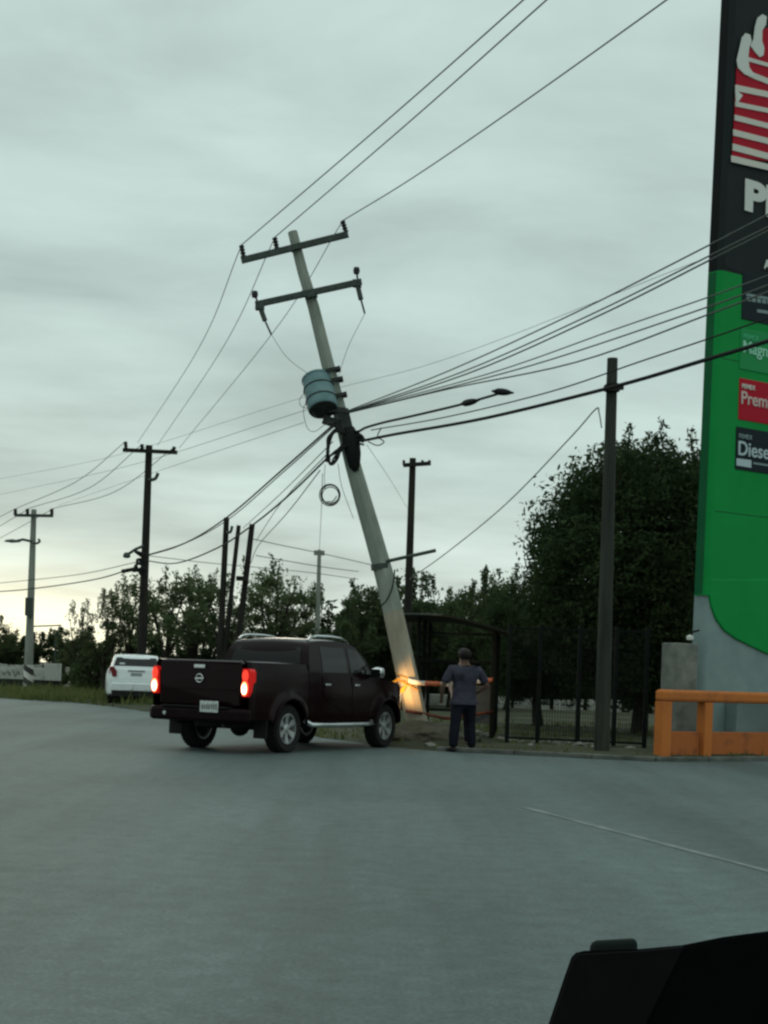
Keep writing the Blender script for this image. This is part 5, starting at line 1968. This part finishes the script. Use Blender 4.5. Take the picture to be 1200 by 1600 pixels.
    for j in range(nv_ + 1):
        ph = R(138) * j / nv_
        for i in range(nu_):
            th_ = 2 * math.pi * i / nu_
            x, y, z = math.sin(ph) * math.cos(th_), math.sin(ph) * math.sin(th_), math.cos(ph)
            if y > .35 and z < .45:      # keep the face free
                z = .45; 
            vs.append((x * .092, .012 + y * .106, 1.668 + z * .108))
    for j in range(nv_):
        for i in range(nu_):
            i2 = (i + 1) % nu_
            fs.append((j * nu_ + i, j * nu_ + i2, (j + 1) * nu_ + i2, (j + 1) * nu_ + i))
    hb.add(vs, fs)
    hb.build('hair' if cap is None else 'cap', cap or M_hair, e, smooth='all')
    for s_ in (-1, 1):
        ey = MB().lathe([(0, -.012), (.009, -.008), (.012, 0), (.009, .008), (0, .012)], 8, Matrix.Translation((s_ * .032, .098, 1.645)))
        ey.build('eye', M_black, e)
    mth = MB().tube([(-.025, .094, 1.575), (0, .103, 1.573), (.025, .094, 1.575)], .007, 6)
    mth.build('mouth', mat('lips', (.16, .06, .055), .5), e)
    return e, so


M_sh1 = mat('grey_violet_shirt', (0.031, 0.031, 0.046), 0.9, (0.048, 0.047, 0.066), scale=7, bump=.3, bscale=12)
M_tr1 = mat('navy_jeans', (0.006, 0.007, 0.013), 0.9, (0.010, 0.011, 0.017), scale=9, bump=.3, bscale=14)
M_sh2 = mat('dark_shirt', (0.014, 0.016, 0.022), 0.9, (0.02, 0.022, 0.028), scale=7)
p1, s1 = person((at(727, 1170, 26.05).x - .05, 26.05, 0.0), R(14), 'person in a grey violet T-shirt and dark jeans standing with back turned', M_sh1, M_tr1, M_skin,
                ((-.325, .0, 1.13), (-.315, .10, .89)), ((.345, -.03, 1.15), (.215, .10, 1.02)), 1.0)
p1.scale = (1.17, 1.12, .99)
# dark patch on the shoulder of the shirt
pt = MB(); pt.lathe([(0, -.006), (.045, -.006), (.048, 0), (.045, .006), (0, .006)], 14, Matrix.Translation((-.085, -.128, 1.30)) @ Matrix.Rotation(R(80), 4, 'X'))
pt.build('dark_patch', M_sh2, s1, None)
p2_, s2 = person((at(718, 1170, 27.5).x, 27.5, 0.02), R(190), 'person half hidden behind the one in grey violet, only the head showing', M_sh2, M_tr1, M_skin2,
                 ((-.22, -.02, 1.14), (-.20, .12, .92)), ((.22, -.02, 1.14), (.20, .12, .92)), 1.0)

# ------------------------------------------------------------------ dashboard of the vehicle the photograph is taken from
DY = .80
dash = empty('dashboard', (at(1030, 1560, DY).x, DY, 0), 0, 'black dashboard corner of the camera car at the lower right', 'dashboard')
dof = Vector((at(1030, 1560, DY).x, DY, 0))
M_dash = mat('dash_plastic', (0.0032, 0.0035, 0.0038), 0.9, (0.0042, 0.0045, 0.0048), scale=60, spec=0.0)
dpx = [(820, 1700), (855, 1598), (880, 1524), (891, 1493), (898, 1486), (910, 1483), (1000, 1480), (1065, 1474), (1130, 1461), (1200, 1452), (1300, 1444), (1700, 1440), (2600, 1470), (2600, 1700)]
front = [at(x, y, DY) for x, y in dpx]
rear = [at(x, y, DY) + Vector((.08, .22, -.11)) for x, y in dpx]
dm = MB()
n = len(front)
dm.add(front + rear, [tuple(range(n)), tuple(range(2 * n - 1, n - 1, -1))] + [(i, i + n, (i + 1) % n + n, (i + 1) % n) for i in range(n)])
dm.build('instrument_hood', M_dash, dash, dof, bevel=.003)
lowp = MB(); c_ = (front[0] + front[-1]) / 2
lowp.box((c_.x + .03, DY + .17, .53), ((front[-1].x - front[0].x) * .98, .30, 1.1 - .0 if False else .98))
lowp.build('lower_dash', M_dash, dash, dof)
vp = [(920, 1500), (925, 1474), (935, 1471), (990, 1468), (997, 1470), (997, 1500)]
v0 = [at(x, y, DY + .004) for x, y in vp]
MB().prism(v0, (0, .006, 0)).build('vent_lip', mat('vent_plastic', (.012, .017, .015), .8, spec=.05), dash, dof, bevel=.002)

tp_ = [(840, 1660), (862, 1598), (896, 1500), (904, 1492), (1000, 1487), (1068, 1480), (1010, 1598), (980, 1660)]  # left facet of the hood, in a slightly paler tone
MB().prism([at(x, y, DY - .0025) for x, y in tp_], (0, .006, 0)).build('left_facet', mat('dash_left_facet', (.0062, .0064, .0066), .85, (.0078, .008, .0082), scale=50, spec=.02), dash, dof)
